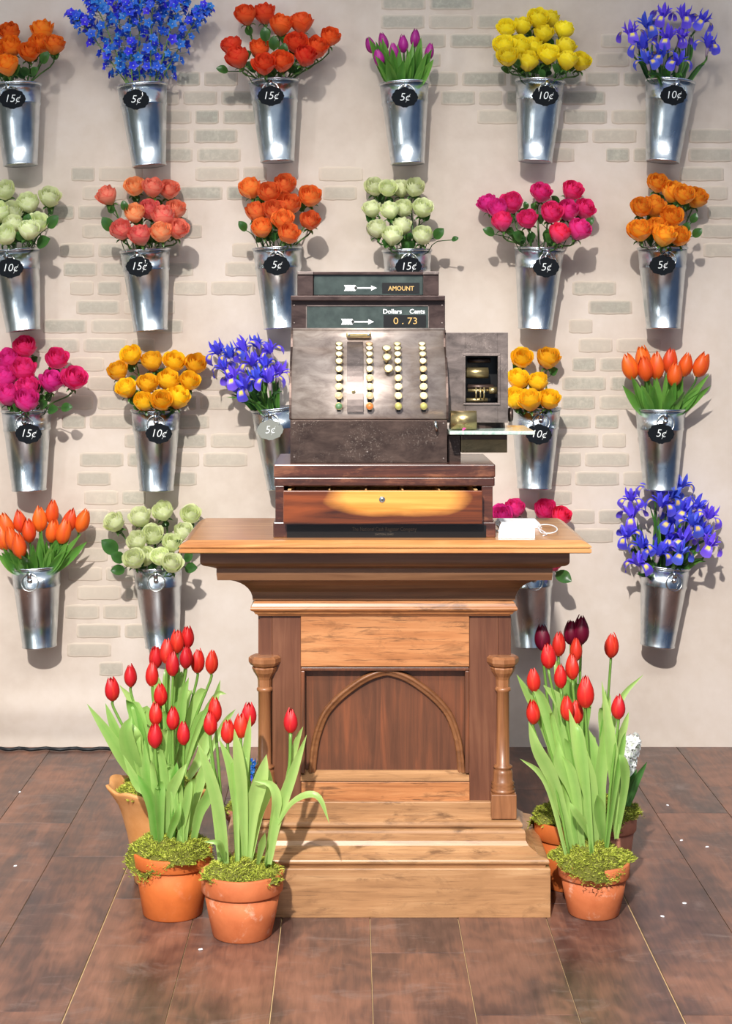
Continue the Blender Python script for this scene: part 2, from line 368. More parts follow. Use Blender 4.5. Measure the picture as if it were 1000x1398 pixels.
PATCH = [(1.0, [(540,0),(705,0),(760,40),(895,30),(890,215),(750,215),(740,185),(590,185),(590,110),(545,70)]),
 (.65, [(915,175),(1010,170),(1010,345),(940,335),(930,250)]),
 (.95, [(225,95),(350,105),(350,262),(300,290),(225,262)]),
 (.75, [(80,232),(300,232),(275,300),(262,420),(215,470),(130,500),(60,500),(60,440),(90,400),(80,300)]),
 (.55, [(415,232),(485,232),(480,310),(440,300)]), (.55, [(303,330),(340,330),(335,412),(303,412)]),
 (.7, [(95,535),(165,520),(310,515),(310,560),(270,665),(235,690),(200,720),(100,720),(90,600)]),
 (.5, [(300,600),(345,600),(345,640),(300,640)]),
 (.6, [(95,700),(205,690),(215,900),(150,925),(95,900)]),
 (.8, [(790,445),(875,448),(862,560),(872,625),(860,745),(700,760),(765,540)]),
 (.85, [(800,378),(860,378),(880,445),(792,445)]), (.5, [(606,410),(645,410),(645,436),(606,436)])]
brick_meshes = {}
def brick_mesh(wd, var):
    if (wd, var) in brick_meshes: return brick_meshes[(wd, var)]
    m = MB(); rr = random.Random(var*7+int(wd*1000)); h = .050; d = .0014
    outline = []
    nseg = 10
    for k in range(nseg*2+6):
        a = 2*PI*k/(nseg*2+6); cx, cz = math.cos(a), math.sin(a); s = (abs(cx)**14+abs(cz)**14)**(-1/14)
        outline.append((cx*s*wd/2*(1+rr.uniform(-.02, .01)), cz*s*h/2*(1+rr.uniform(-.06, .02))))
    n = len(outline)
    v = [(x, 0.001, z) for x, z in outline]+[(x*.97, -d*.6, z*.94) for x, z in outline]+[(x*.9, -d, z*.82) for x, z in outline]
    f = [(i, (i+1) % n, n+(i+1) % n, n+i) for i in range(n)]+[(n+i, n+(i+1) % n, 2*n+(i+1) % n, 2*n+i) for i in range(n)]+[tuple(range(2*n, 3*n))]
    m.add(v, f); me = m.mesh('brick', smooth=True); me.materials.append(brick_mat); brick_meshes[(wd, var)] = me; return me
rb = random.Random(5); zrow = .20; row = 0
while zrow < 2.60:
    x = -1.25+(row % 2)*.06+rb.uniform(-.02, .02)
    while x < 1.4:
        wd = rb.choice([.150, .150, .115, .080]); xc = x+wd/2
        px = HX+xc*F/WY; py = HY+(CZ-zrow)*F/WY; st = 0
        for s_, P in PATCH:
            if inpoly(px, py, P): st = max(st, s_)
        if st and rb.random() > .07:
            o = inst('brick', brick_mesh(wd, rb.randrange(3)), wall, Matrix.Translation((xc, WY-.0012, zrow)))
            s_ = st*rb.uniform(.4, 1.05); o.color = (s_, s_, s_, 1)
        x += wd+.013
    zrow += .0644; row += 1
for nm, xx, cc in (('added_wall_left', -3.46, srgb(120, 128, 118)), ('added_wall_right', 3.40, srgb(70, 100, 140))):  # unseen side walls, added and toned for darker reflections in the buckets
    mb = MB(); mb.box(xx, xx+.06, -4.5, WY+.06, -.05, 3.4); o = mb.build(nm, plain(nm+'_paint', cc, .8)); o['kind'] = 'structure'
# floor
base_mat = plain('seam_filler', srgb(222, 190, 140), .7)
mb = MB(); mb.box(-3.4, 3.4, 1.2, WY+.3, -.05, -.0045); fl = mb.build('floor', base_mat); fl['kind'] = 'structure'
def make_plank():
    t = NT('dark_plank'); geo = t.new('ShaderNodeNewGeometry'); mp = t.new('ShaderNodeMapping'); t.link(geo.outputs['Position'], mp.inputs[0])
    mp.inputs['Scale'].default_value = (3.2, 1.0, 1)
    oi = t.new('ShaderNodeObjectInfo'); cb = t.new('ShaderNodeCombineXYZ'); t.link(t.math('MULTIPLY', oi.outputs['Random'], 40), cb.inputs[0]); t.link(t.math('MULTIPLY', oi.outputs['Random'], 17), cb.inputs[1])
    t.link(cb.outputs[0], mp.inputs['Location'])
    big = t.noise(mp.outputs[0], 2.2, 3, .6); wv = t.new('ShaderNodeTexWave'); wv.wave_type = 'RINGS'; wv.inputs['Scale'].default_value = 3.0
    wv.inputs['Distortion'].default_value = 9; wv.inputs['Detail'].default_value = 4; wv.inputs['Detail Scale'].default_value = 1.6; t.link(mp.outputs[0], wv.inputs['Vector'])
    mp2 = t.new('ShaderNodeMapping'); mp2.inputs['Scale'].default_value = (45, 4, 1); t.link(geo.outputs['Position'], mp2.inputs[0]); fine = t.noise(mp2.outputs[0], 2, 6, .8)
    f = t.math('ADD', t.math('MULTIPLY', big, .72), t.math('ADD', t.math('MULTIPLY', wv.outputs['Fac'], .05), t.math('MULTIPLY', fine, .23)))
    c = t.ramp(f, [(.32, srgb(62, 46, 44)), (.45, srgb(94, 70, 62)), (.56, srgb(126, 90, 74)), (.72, srgb(156, 112, 92))])
    grey = t.ramp(t.math('FRACT', t.math('MULTIPLY', oi.outputs['Random'], 7.3)), [(0, (.9, .88, .9)), (1, (1.1, 1.02, .96))])
    c = t.mix(1.0, c, grey, 'MULTIPLY')
    mp3 = t.new('ShaderNodeMapping'); mp3.inputs['Scale'].default_value = (1, 2.2, 1); t.link(geo.outputs['Position'], mp3.inputs[0])
    dust = t.ramp(t.noise(mp3.outputs[0], 5, 8, 1.2, .75), [(.54, (0, 0, 0)), (.74, (.5, .5, .5))]); c = t.mix(dust, c, srgb(150, 132, 124))
    t.bump(fine, .06, .002)
    return t.set(Base_Color=c, Roughness=t.ramp(big, [(.3, (.30,)*3), (.7, (.44,)*3)]), Specular_IOR_Level=.5)
plank_mat = make_plank()
JY = {0: 3.773, 1: 3.429, 2: 4.10, 3: 3.429, -1: 3.33, -2: 4.0, -3: 4.135, -4: 4.47, 4: 3.85, -5: 3.75}
bright = {-3: (4.135, 9), -1: (0, 4.6), 1: (3.3, 4.05), 3: (3.43, 4.2), -2: (0, 0), -2.5: (0, 0)}
PL = .2113; rp = random.Random(3)
for k in range(-14, 15):
    xa = .044+k*PL; j0 = JY.get(k, 3.4+rp.random())
    while j0 > 1.3: j0 -= 1.023
    y = j0
    while y < WY+.25:
        y0, y1 = max(y, 1.25), min(y+1.023, WY+.28); ym = (y0+y1)/2
        gl = .0055 if (k in (-4, -3) and ym > 4.1 and k == -4+1) or (k == -3 and ym < 9 and y < 3.9) or k in (3,) else .0022
        if k == -1: gl = .004
        if y1-y0 > .05:
            mb = MB(); d = .0011
            x0_, x1_ = xa+gl/2, xa+PL-.0007
            mb.box(x0_, x1_, y0+d, y1-d, -.0046, 0)
            mb.build('plank', plank_mat, fl, bevel=.0006)
        y += 1.023

# ------------------------------------------------------------------ pedestal table
CX, RY, HWX, BY = .0795, 4.09, .3085, 4.36
ped = thing('wooden_pedestal', 'antique carved wooden pedestal with gothic arch panel, stepped base and overhanging top', 'pedestal', (CX, 4.2, 0))
def ring(prof, name, mat, parent=ped, kb=.27, bevel=0):
    m = MB(); v = []; f = []
    for d, z in prof:
        v += [(CX-HWX-d, RY-d, z), (CX+HWX+d, RY-d, z), (CX+HWX+d, BY+d*kb, z), (CX-HWX-d, BY+d*kb, z)]
    for i in range(len(prof)-1):
        for k in range(4): f.append((i*4+k, i*4+(k+1) % 4, i*4+4+(k+1) % 4, i*4+4+k))
    f += [(3, 2, 1, 0), tuple(len(prof)*4-4+k for k in range(4))]
    m.add(v, f); return m.build(name, mat, parent, bevel=bevel)
def zc(y, d): return CZ-(y-HY)/F*(RY-d)
def arc(c, r, a0, a1, n=7, rz=None): return [(c[0]+r*math.cos(math.radians(lerp(a0, a1, i/(n-1)))), c[1]+(rz or r)*math.sin(math.radians(lerp(a0, a1, i/(n-1))))) for i in range(n)]
ring([(.04, 0), (.0896, 0), (.0896, .1155), (.087, .1180), (.04, .1180)], 'plinth', pale_wood, bevel=.001)
ring([(.06, .118), (.078, .118), (.080, .1235)]+arc((.0775, .1315), .0095, -50, 80, 7, .008)+[(.062, .1435), (.04, .1435)], 'base_moulding', pale_wood)
ring([(.03, .1435), (.060, .1435), (.060, .147), (.052, .151), (.042, .158), (.036, .168), (.035, .186), (.033, .192), (.026, .1945), (.01, .1945)], 'ogee_moulding', pale_wood)
ring([(.01, .1945), (.022, .1945)]+arc((.021, .2035), .008, -80, 85, 7)+[(.01, .2165)], 'bead_moulding', pale_wood)
def pb(name, x0, y0, x1, y1, Ya, Yb, mat, parent=ped, bevel=.001):
    a = W(x0, y0, Ya); b = W(x1, y1, Ya); m = MB(); m.box(a.x, b.x, Ya, Yb, b.z, a.z); return m.build(name, mat, parent, bevel=bevel)
# carcass
mb = MB(); mb.box(CX-.285, CX+.285, 4.142, BY, .212, .722); mb.box(CX-.3085, CX+.3085, 4.105, BY, .607, .722); mb.box(CX-.3085, CX+.3085, 4.16, BY, .212, .61)
mb.build('carcass', brown_wood, ped)
for x0, x1 in ((355, 371.8), (681.2, 698)):
    pb('stile_top', x0, 840, x1, 897, 4.1002, 4.15, brown_wood)
for x0, x1 in ((372, 411), (641, 681)):
    pb('stile', x0, 839.5, x1, 1119, 4.100, 4.15, brown_wood)
pb('upper_panel', 411, 839, 641, 910, 4.093, 4.15, light_wood)
# frame round the recess
m = MB()
for (a, b) in (((411, 911), (641, 916)), ((411, 916), (416.5, 1056)), ((635.5, 916), (641, 1056))):
    p, q = W(a[0], a[1], 4.098), W(b[0], b[1], 4.098); m.box(p.x, q.x, 4.098, 4.15, q.z, p.z)
m.build('panel_frame', panel_wood, ped, bevel=.002)
pb('recessed_panel', 412, 912, 640, 1062, 4.124, 4.148, panel_wood)
# sill: sloping board
a, b = W(411, 1052, 4.115), W(641, 1066, 4.096); m = MB()
m.add([(a.x, 4.095, b.z), (b.x, 4.095, b.z), (b.x, 4.15, b.z), (a.x, 4.15, b.z), (a.x, 4.095, b.z+.006), (b.x, 4.095, b.z+.006), (b.x, 4.118, a.z), (a.x, 4.118, a.z), (b.x, 4.15, a.z), (a.x, 4.15, a.z)],
      [(0,3,2,1), (0,1,5,4), (4,5,6,7), (7,6,8,9), (1,2,8,6,5), (3,0,4,7,9), (2,3,9,8)])
m.build('sill', pale_wood, ped)
pb('lower_panel', 411.5, 1067.5, 641.5, 1094, 4.097, 4.15, light_wood)
pb('base_board', 380, 1095, 673, 1120, 4.084, 4.15, pale_wood)
# pointed arch, moulded
cl = [(426.5, 1053), (428.5, 1030), (432.5, 1006), (442, 979), (453, 963), (467, 949), (481, 938), (496, 928), (511, 921), (528.5, 916)]
def archside(sgn):
    pts = [W(528.5+(x-528.5)*sgn, y, 4.12) for x, y in cl]
    P = spline(pts, 26); m = MB(); v = []; f = []
    pr = [(-.0095, .006), (-.0095, -.004), (-.006, -.010), (-.002, -.008), (.001, -.013), (.005, -.016), (.0085, -.012), (.0095, -.004), (.0095, .006)]
    for i, p in enumerate(P):
        t = (P[min(i+1, 25)]-P[max(i-1, 0)]).normalized(); n = Vector((t.z, 0, -t.x))*(-sgn)
        if i == 25: n = Vector((n.x, 0, n.z))
        for u, d in pr:
            q = p+n*u; q.y += d
            if i == 25: q.x = p.x; q.z = p.z+u*1.18
            v.append(q)
    k = len(pr)
    for i in range(25):
        for j in range(k-1): f.append((i*k+j, i*k+j+1, i*k+k+j+1, i*k+k+j))
    m.add(v, f); return m
m = archside(1); m2 = archside(-1); m.add(m2.v, m2.f)
m.build('pointed_arch', mid_wood, ped, smooth=True)
# neck moulding, cornice, top
ring([(0, .708), (.002, zc(838.5, 0)), (.006, zc(838, 0)), (.010, zc(835, .01))]+arc((.012, zc(831, .012)), .006, -80, 60, 6)+[(.012, zc(824, .012)), (.006, zc(819.5, .006)), (0, zc(819, 0))], 'neck_moulding', light_wood)
cove = []
for i in range(10):
    a = math.radians(i*10); cove.append((.092-.080*math.cos(a), zc(819, .01)+(.060)*math.sin(a)))
ring([(.0, zc(819.5, 0))]+cove+[(.094, zc(785, .094)+.001), (.094, zc(776, .094)), (.100, zc(775, .1))]+arc((.108, zc(766.5, .12)), .022, -75, 0, 6, .013)+[(.130, .884), (.05, .884)], 'cornice', cornice_wood)
TZ = .913
ring([(.10, .8835), (.172, .8835), (.1755, .8855), (.1755, .8935), (.172, .8955), (.12, .8955)], 'tabletop_lip', top_wood)
ring([(.10, .8958), (.170, .8958)]+[(.1755, .8975), (.1755, .9000), (.171, .9045), (.163, .909), (.156, TZ-.0008), (.153, TZ), (.05, TZ)], 'tabletop', top_wood)
# columns
for sx in (-1, 1):
    cx, cy = CX+sx*.2925, 4.098; zb = .2165
    z = lambda y: CZ-(y-HY)/F*4.09
    blk = MB(); blk.box(cx-.031, cx+.031, cy-.031, cy+.031, zb, z(1080)-.003)
    col_ = blk.build('column_block', column_wood, ped, bevel=.002)
    cm = MB(); p = [(.029, z(1080)-.004), (.030, z(1078)), (.026, z(1077)), (.030, z(1074)), (.026, z(1071.5)), (.029, z(1069)), (.024, z(1066)), (.024, z(1056)), (.0225, z(1052)), (.019, z(1050)), (.0235, z(1048)), (.0235, z(1046.5)), (.0165, z(1044)),
         (.0155, z(1000)), (.0155, z(945)), (.0195, z(943)), (.0195, z(940.5)), (.016, z(938))]
    cm.lathe(p, cx, cy, 0, 20); sh = cm.build('column', column_wood, ped, smooth=True)
    cp = MB()
    def flute(a, r, zz): return (r*(1-.06*(math.cos(8*a) < 0)), 0)
    cp.lathe([(.0165, z(939)), (.0168, z(928)), (.0195, z(924)), (.027, z(918)), (.031, z(912.5)), (.030, z(910.5)), (.024, z(909.5))], cx, cy, 0, 32, wob=flute)
    cp.lathe([(.028, z(910)), (.034, z(908)), (.0385, z(904)), (.0385, z(898.5)), (.033, z(895.5)), (.020, z(895))], cx, cy, 0, 8, wob=lambda a, r, zz: (r*1.02, 0))
    cp.build('capital', column_wood, sh)

# ------------------------------------------------------------------ cash register
RX, Y0 = .0790, 3.982
reg = thing('cash_register', 'antique dark metal and wood cash register with open drawer on the pedestal', 'cash register', (RX, 4.15, TZ))
def rb_(name, x0, y0, x1, y1, Ya, Yb, mat, parent=reg, bevel=.0015): return pb(name, x0, y0, x1, y1, Ya, Yb, mat, parent, bevel)
zr = lambda y, Y: CZ-(y-HY)/F*Y
hx = .2655
mb = MB(); mb.box(RX-hx, RX+hx, Y0, 4.335, TZ, zr(713, Y0)); mb.box(RX-hx+.004, RX+hx-.004, Y0+.004, 4.33, zr(713, Y0), zr(713, Y0)+.005)
mb.build('case_base', case_wood, reg, bevel=.003)
mb = MB(); zt, zm_ = zr(664, Y0), TZ+.035
dx0, dx1 = W(389, 0, Y0).x, W(657, 0, Y0).x
mb.box(RX-hx+.005, dx0-.002, Y0+.003, 4.33, zr(713, Y0), zt); mb.box(dx1+.002, RX+hx-.007, Y0+.003, 4.33, zr(713, Y0), zt); mb.box(dx0-.002, dx1+.002, 4.31, 4.33, zr(713, Y0), zt)
mb.build('case_side', case_wood, reg, bevel=.001)
mb = MB(); mb.box(RX-hx+.002, RX+hx-.002, Y0+.002, 4.333, zr(664, Y0), zr(652, Y0)); mb.box(RX-hx+.001, RX+hx-.001, Y0-.001, 4.335, zr(651.6, Y0), zr(634, Y0))
mb.build('case_lid', case_wood, reg, bevel=.003)
CT = zr(634, Y0)
# drawer
DY = 3.946; da, db = W(387, 670, DY), W(659, 715, DY)
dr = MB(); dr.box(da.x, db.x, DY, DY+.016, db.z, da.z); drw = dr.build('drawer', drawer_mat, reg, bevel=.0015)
mb = MB(); ix0, ix1 = da.x+.010, db.x-.010; iz = zr(713, Y0)+.007
mb.box(ix0, ix0+.008, DY+.016, 4.30, iz, da.z+.001); mb.box(ix1-.008, ix1, DY+.016, 4.30, iz, da.z+.001); mb.box(ix0, ix1, 4.29, 4.30, iz, da.z); mb.box(ix0, ix1, DY+.016, 4.30, iz, iz+.004)
mb.build('drawer_tray', raw_wood, drw, bevel=.0005)
for px in (450, 500, 550, 600):
    x = W(px, 0, DY+.02).x; mb = MB(); mb.box(x-.002, x+.002, DY+.016, 4.29, iz+.004, da.z+.0005); mb.build('divider', raw_wood, drw)
mb = MB(); c = W(522, 682, DY); mb.lathe([(.007, 0), (.0075, .001), (.006, .002), (.0055, .0015), (.004, .0025), (0, .0025)], c.x, DY, c.z, 16, 'Y'); mb.build('lock', steel, drw, smooth=True)
mb = MB(); mb.box(c.x-.0006, c.x+.0006, DY-.0032, DY-.0024, c.z-.003, c.z+.002); mb.build('keyhole', black, drw)
# black strip standing in for shadow under the drawer, carries the maker's name
mb = MB(); a, b = W(392, 717, Y0-.002), W(664, 734, Y0-.002); mb.box(a.x, b.x, Y0-.003, Y0+.002, b.z, a.z); strip = mb.build('shadow_name_strip', black, reg)
def text(s, size, mat, parent, loc, name='lettering', rot=None, shear=0, off=0, extr=.0003, align='CENTER', sx=1, label=None, scol=None):
    cu = bpy.data.curves.new('t', 'FONT'); cu.body = s; cu.size = size; cu.shear = shear; cu.offset = off; cu.extrude = extr
    cu.align_x = align; cu.align_y = 'CENTER'; cu.resolution_u = 3
    o = bpy.data.objects.new('t', cu); C.objects.link(o); dg = bpy.context.evaluated_depsgraph_get()
    me = bpy.data.meshes.new_from_object(o.evaluated_get(dg)); bpy.data.objects.remove(o); bpy.data.curves.remove(cu)
    me.materials.clear(); me.materials.append(mat); me.name = name
    M = Matrix.Translation(Vector(loc)-origin(parent)) @ (rot or Matrix.Identity(4)) @ Matrix.Rotation(PI/2, 4, 'X') @ Matrix.Diagonal((sx, 1, 1, 1))
    return inst(name, me, parent, M, label)
p = W(525, 722.5, Y0-.0035); text('The National Cash Register Company', .0125, dull_gold, strip, p, sx=.8)
p = W(525, 729.5, Y0-.0035); text('DAYTON, OHIO', .006, dull_gold, strip, p)
# body: side profile swept in x
BX, BH = .0420, .1895
def sweep(name, prof, x0, x1, mat, parent=reg, smooth=False, bevel=0):
    m = MB(); n = len(prof); v = [(x0, y, z) for y, z in prof]+[(x1, y, z) for y, z in prof]
    f = [(i, i+n, (i+1) % n+n, (i+1) % n) for i in range(n)]+[tuple(range(n)), tuple(range(2*n-1, n-1, -1))]
    m.add(v, f); o = m.build(name, mat, parent, bevel=bevel)
    if smooth:
        for pl in o.data.polygons: pl.use_smooth = len(pl.vertices) == 4 and abs(pl.normal.x) < .5
    return o
RYF = 4.028; z1 = zr(573, RYF)
sweep('lower_front', [(RYF, CT), (RYF, z1-.002), (RYF+.004, z1), (4.30, z1), (4.30, CT)], BX-BH, BX+BH, reg_dark, bevel=.001)
RR = .172; ac = (RYF-.003+RR, zr(563, RYF))
prof = [(4.30, z1+.0005), (RYF, z1+.0005), (RYF-.002, z1+.004)]+[(ac[0]-RR*math.cos(math.radians(a)), ac[1]+RR*math.sin(math.radians(a))) for a in range(0, 67, 6)]
prof += [(4.136, 1.388), (4.142, 1.398), (4.142, 1.408), (4.30, 1.408)]
body = sweep('key_bank', prof, BX-BH, BX+BH, reg_metal, smooth=True)
# side cheek flanges
for s in (-1, 1):
    pp = [(y-.002, z) for y, z in prof[1:-1]]; q = [(4.30, z1)]+pp+[(4.30, 1.41)]
    sweep('cheek', q, BX+s*BH-.0025, BX+s*BH+.0025, reg_dark)
UH = .1915
rb_('head', 398, 410, 608, 451, 4.150, 4.30, reg_top)
fr = MB(); a, b = W(418, 417, 4.150), W(586, 449, 4.150); t_ = .0022
fr.box(a.x, b.x, 4.146, 4.151, a.z-t_, a.z); fr.box(a.x, b.x, 4.146, 4.151, b.z, b.z+t_); fr.box(a.x, a.x+t_, 4.146, 4.151, b.z, a.z); fr.box(b.x-t_, b.x, 4.146, 4.151, b.z, a.z)
fr.build('window_frame', reg_side, reg)
rb_('display_window', 419, 418, 585, 448, 4.1485, 4.152, slate, bevel=0)
rb_('head_cornice', 397, 403.5, 608, 410.5, 4.132, 4.305, reg_top, bevel=.002)
mb = MB(); a = W(400, 449.5, 4.14); mb.tube([(a.x, 4.143, a.z), (W(607, 0, 4.14).x, 4.143, a.z)], .003, 8); mb.build('ridge', reg_metal, reg, smooth=True)
for x0, x1 in ((406, 428), (578, 599.5)):
    rb_('post', x0, 375, x1, 403.5, 4.165, 4.29, reg_top); rb_('post_cap', x0-.3, 370.5, x1+.3, 375, 4.160, 4.29, reg_side)
rb_('sign_back', 427, 373, 579, 403.5, 4.18, 4.29, reg_top); rb_('upper_window', 429, 375.5, 577.5, 402.5, 4.176, 4.181, slate, bevel=0)
rb_('top_rail', 427, 371, 579, 375, 4.168, 4.29, reg_top, bevel=.001)
mb = MB()
def dial(x0, y0, x1, y1, Y, name='indicator_slot'):
    a, b = W(x0, y0, Y), W(x1, y1, Y); m = MB(); m.box(a.x, b.x, Y-.001, Y+.002, b.z, a.z); return m.build(name, black, reg)
d1 = dial(524, 430, 582, 447, 4.148); d2 = dial(522, 386, 573, 400.5, 4.1755)
p = W(554, 438.5, 4.1465); text('0 . 73', .0235, gold_paint, d1, p, sx=1.15)
p = W(548, 394, 4.1742); text('AMOUNT', .0155, gold_paint, d2, p, sx=.95, off=.0003)
text('Dollars', .0160, white_paint, reg, W(536, 425.5, 4.147), off=.0004); text('Cents', .0160, white_paint, reg, W(570, 425.5, 4.147), off=.0004)
def arrow(x0, x1, y, Y):
    m = MB(); s = (x1-x0)/45
    def fl_(pts):
        n = len(pts); v = [W(px, py, Y) for px, py in pts]; v2 = [q+Vector((0, .0008, 0)) for q in v]
        m.add(v+v2, [tuple(range(n)), tuple(range(2*n-1, n-1, -1))]+[(i, (i+1) % n, n+(i+1) % n, n+i) for i in range(n)])
    fl_([(x0+14*s, y-1), (x1-8*s, y-1), (x1-8*s, y+1), (x0+14*s, y+1)]); fl_([(x1-8*s, y-3.6), (x1, y), (x1-8*s, y+3.6)])
    for i in range(4):
        x = x0+i*4*s; fl_([(x, y-4), (x+3.4*s, y-4), (x+5.6*s, y), (x+3.4*s, y+4), (x, y+4), (x+2*s, y)])
    fl_([(x0+14*s, y-3.6), (x0+18*s, y-1), (x0+18*s, y+1), (x0+14*s, y+3.6), (x0+16*s, y)])
    return m.build('painted_arrow', white_paint, reg)
arrow(466, 511, 439.3, 4.1478); arrow(470, 515, 393.2, 4.1752)
# badge on the shoulder
mb = MB(); c = W(490, 457, 4.128); mb.box(c.x-.031, c.x+.031, 4.120, 4.136, c.z-.007, c.z+.006); bd = mb.build('badge', brass, reg, bevel=.004)
for s in (-1, 1):
    mb = MB(); mb.lathe([(.003, 0), (.003, .0015), (0, .002)], c.x+s*.024, 4.120, c.z, 10, 'Y'); mb.build('screw', steel, bd)
def onarc(py, out=0):
    """point on the bank for pixel row py"""
    best = None
    for k in range(0, 700):
        a = math.radians(k/10); y = ac[0]-(RR+out)*math.cos(a); z = ac[1]+(RR+out)*math.sin(a)
        e = abs(HY+(CZ-z)*F/y-py)
        if best is None or e < best[0]: best = (e, y, z, a)
    return best[1:]
def keystrip(name, px, hw, y0, y1, out, mat, parent=reg):
    m = MB(); v = []; n = 16
    a0 = onarc(y1, out)[2]; a1 = onarc(y0, out)[2]
    for i in range(n):
        a = lerp(a0, a1, i/(n-1))
        for r in (RR-.004, RR+out):
            for s in (-1, 1):
                y = ac[0]-r*math.cos(a); z = ac[1]+r*math.sin(a); v.append((W(px, 0, 4.05).x+s*hw, y, z))
    f = []
    for i in range(n-1):
        b = i*4; f += [(b+2, b+3, b+7, b+6), (b+2, b+6, b+4, b), (b+3, b+1, b+5, b+7)]
    f += [(0, 1, 3, 2), (n*4-4, n*4-2, n*4-1, n*4-3)]
    m.add(v, f); return m.build(name, mat, parent)
keystrip('slide_cover', 485, .0195, 466, 562, .010, reg_side)
mb = MB(); y, z, a = onarc(535, .0105); mb.lathe([(.0045, 0), (.0045, .0015), (.003, .002), (0, .002)], W(483, 0, 4.04).x, y, z, 12, 'Y'); mb.build('screw', brass, reg)
for px in (463, 505, 544, 578.5): keystrip('key_slot', px, .0045, 464, 562, .0006, black)
kst = MB(); kst.lathe([(.0035, -.004), (.0035, .013)], 0, 0, 0, 8); kst.lathe([(.0070, .012), (.0092, .013), (.0095, .0155), (.0086, .0168), (.0078, .0160), (0, .0160)], 0, 0, 0, 18)
kme = kst.mesh('key', smooth=True); kme.materials.append(brass)
kt = MB(); kt.lathe([(.0078, .0159), (.0076, .0172), (0, .0176)], 0, 0, 0, 18); ktm = {}
for k_, m_ in (('i', ivory), ('p', peach_key), ('g', green_key), ('o', orange_key), ('l', olive_key)):
    me = kt.mesh('key_top', smooth=True); me.materials.append(m_); ktm[k_] = me
colsk = [(463, 'iiiiiiipg'), (505, 'piiiipipo'), (544, 'iiiiiiiil'), (578.5, 'iiiipiiil')]
rows = [468.5, 474.5, 482.5, 492, 503, 515.5, 527.5, 540, 554.5]
for px, cc in colsk:
    for i, py in enumerate(rows):
        y, z, a = onarc(py, .017); nrm = Vector((0, -math.cos(a), math.sin(a)))
        base = Vector((W(px, 0, 4.03).x, y, z))-nrm*.017-reg.location
        k = inst('key', kme, reg, frame(base, nrm)); kk = inst('key_top', ktm[cc[i]], k, Matrix.Identity(4), {'p': 'peach key top', 'g': 'green key top', 'o': 'orange key top', 'l': 'olive key top'}.get(cc[i]))
        kk.matrix_local = Matrix.Identity(4)
for px, py in ((529, 474), (529, 486.5), (531, 502)):
    y, z, a = onarc(py, .022); nrm = Vector((0, -math.cos(a), math.sin(a)))
    base = Vector((W(px, 0, 4.03).x, y, z))-nrm*.021-reg.location
    k = inst('key', kme, reg, frame(base, nrm, 0, 1.22)); inst('key_top', ktm['i'], k, Matrix.Identity(4))
# lever
mb = MB(); c = W(595, 577, 4.01); mb.tube([(c.x, RYF, c.z), (c.x, RYF-.012, c.z), (c.x+.001, RYF-.014, c.z-.008), (c.x+.003, RYF-.012, c.z-.022)], [.004, .005, .004, .003], 8); mb.build('lever', steel, reg, smooth=True)
for px, py in ((402, 578), (402, 624), (606, 578), (606, 626), (502, 617)):
    mb = MB(); c = W(px, py, RYF); mb.lathe([(.0025, 0), (.0022, .0012), (0, .0016)], c.x, RYF, c.z, 8, 'Y'); mb.build('rivet', reg_side, reg)
for px, py in ((402, 417), (402, 441), (604, 417), (604, 441)):
    mb = MB(); c = W(px, py, 4.15); mb.lathe([(.0022, 0), (.002, .0012), (0, .0016)], c.x, 4.15, c.z, 8, 'Y'); mb.build('rivet', reg_side, reg)
# printer box on the right
PY = 4.085; q = lambda x, y, Y=PY: W(x, y, Y)
zt, zb = q(0, 454).z, q(0, 577).z; xl, xr = BX+BH+.0005, q(694, 0).x; xrb = q(698, 0).x
wx0, wx1, wz1, wz0 = q(636, 0).x, q(680, 0).x, q(0, 486).z, q(0, 550).z
mb = MB()
def fbox(x0, x1, z0, z1, ya=PY, yb=PY+.008): mb.box(x0, x1, ya, yb, z0, z1)
fbox(xl, wx0, zb, zt); fbox(wx1, xr, zb, zt); fbox(wx0, wx1, wz1, zt); fbox(wx0, wx1, zb, wz0)
fbox(xl, xl+.006, zb, zt, PY+.008, 4.25); fbox(xr-.006, xr, zb, zt, PY+.008, 4.25); fbox(xl, xr, zt-.006, zt, PY+.008, 4.25); fbox(xl, xr, zb, zb+.006, PY+.008, 4.25); fbox(xl, xr, zb, zt, 4.245, 4.25)
box_ = mb.build('printer_housing', reg_side, reg, bevel=.0006)
mb = MB(); t_ = .006
for (a0, a1, b0, b1) in ((wx0-t_, wx1+t_, wz1, wz1+t_), (wx0-t_, wx1+t_, wz0-t_, wz0), (wx0-t_, wx0, wz0, wz1), (wx1, wx1+t_, wz0, wz1)): mb.box(a0, a1, PY-.003, PY+.002, b0, b1)
mb.build('window_bezel', reg_side, box_, bevel=.001)
mb = MB(); mb.box(wx0-.012, wx1+.012, PY+.07, PY+.075, wz0-.006, wz1+.006); mb.build('inner_plate', black, box_)
for py, r, x0, x1, mt in ((509, .0135, 637, 669, brass), (528, .006, 640, 676, reg_dark), (492, .006, 640, 672, reg_dark)):
    c = q(0, py, PY+.035); mb = MB(); a0 = q(x0, 0).x; mb.lathe([(r*.5, 0), (r, .001), (r, q(x1, 0).x-a0-.001), (r*.5, q(x1, 0).x-a0)], a0, PY+.035, c.z, 18, 'X'); mb.build('roller', mt, box_, smooth=True)
mb = MB(); c = q(0, 533, PY+.02)
mb.tube([(q(640, 0).x, PY+.02, c.z), (q(668, 0).x, PY+.02, c.z)], .004, 8); mb.lathe([(.009, 0), (.009, .019)], q(669, 0).x, PY+.024, c.z, 14, 'X')
c2 = q(0, 546, PY+.018); mb.lathe([(.005, 0), (.005, .052)], q(638, 0).x, PY+.018, c2.z, 12, 'X')
for px in (650, 656, 661): mb.box(q(px, 0).x, q(px+2, 0).x, PY+.012, PY+.026, c2.z, c.z+.008)
mb.build('print_mechanism', brass, box_, smooth=True)
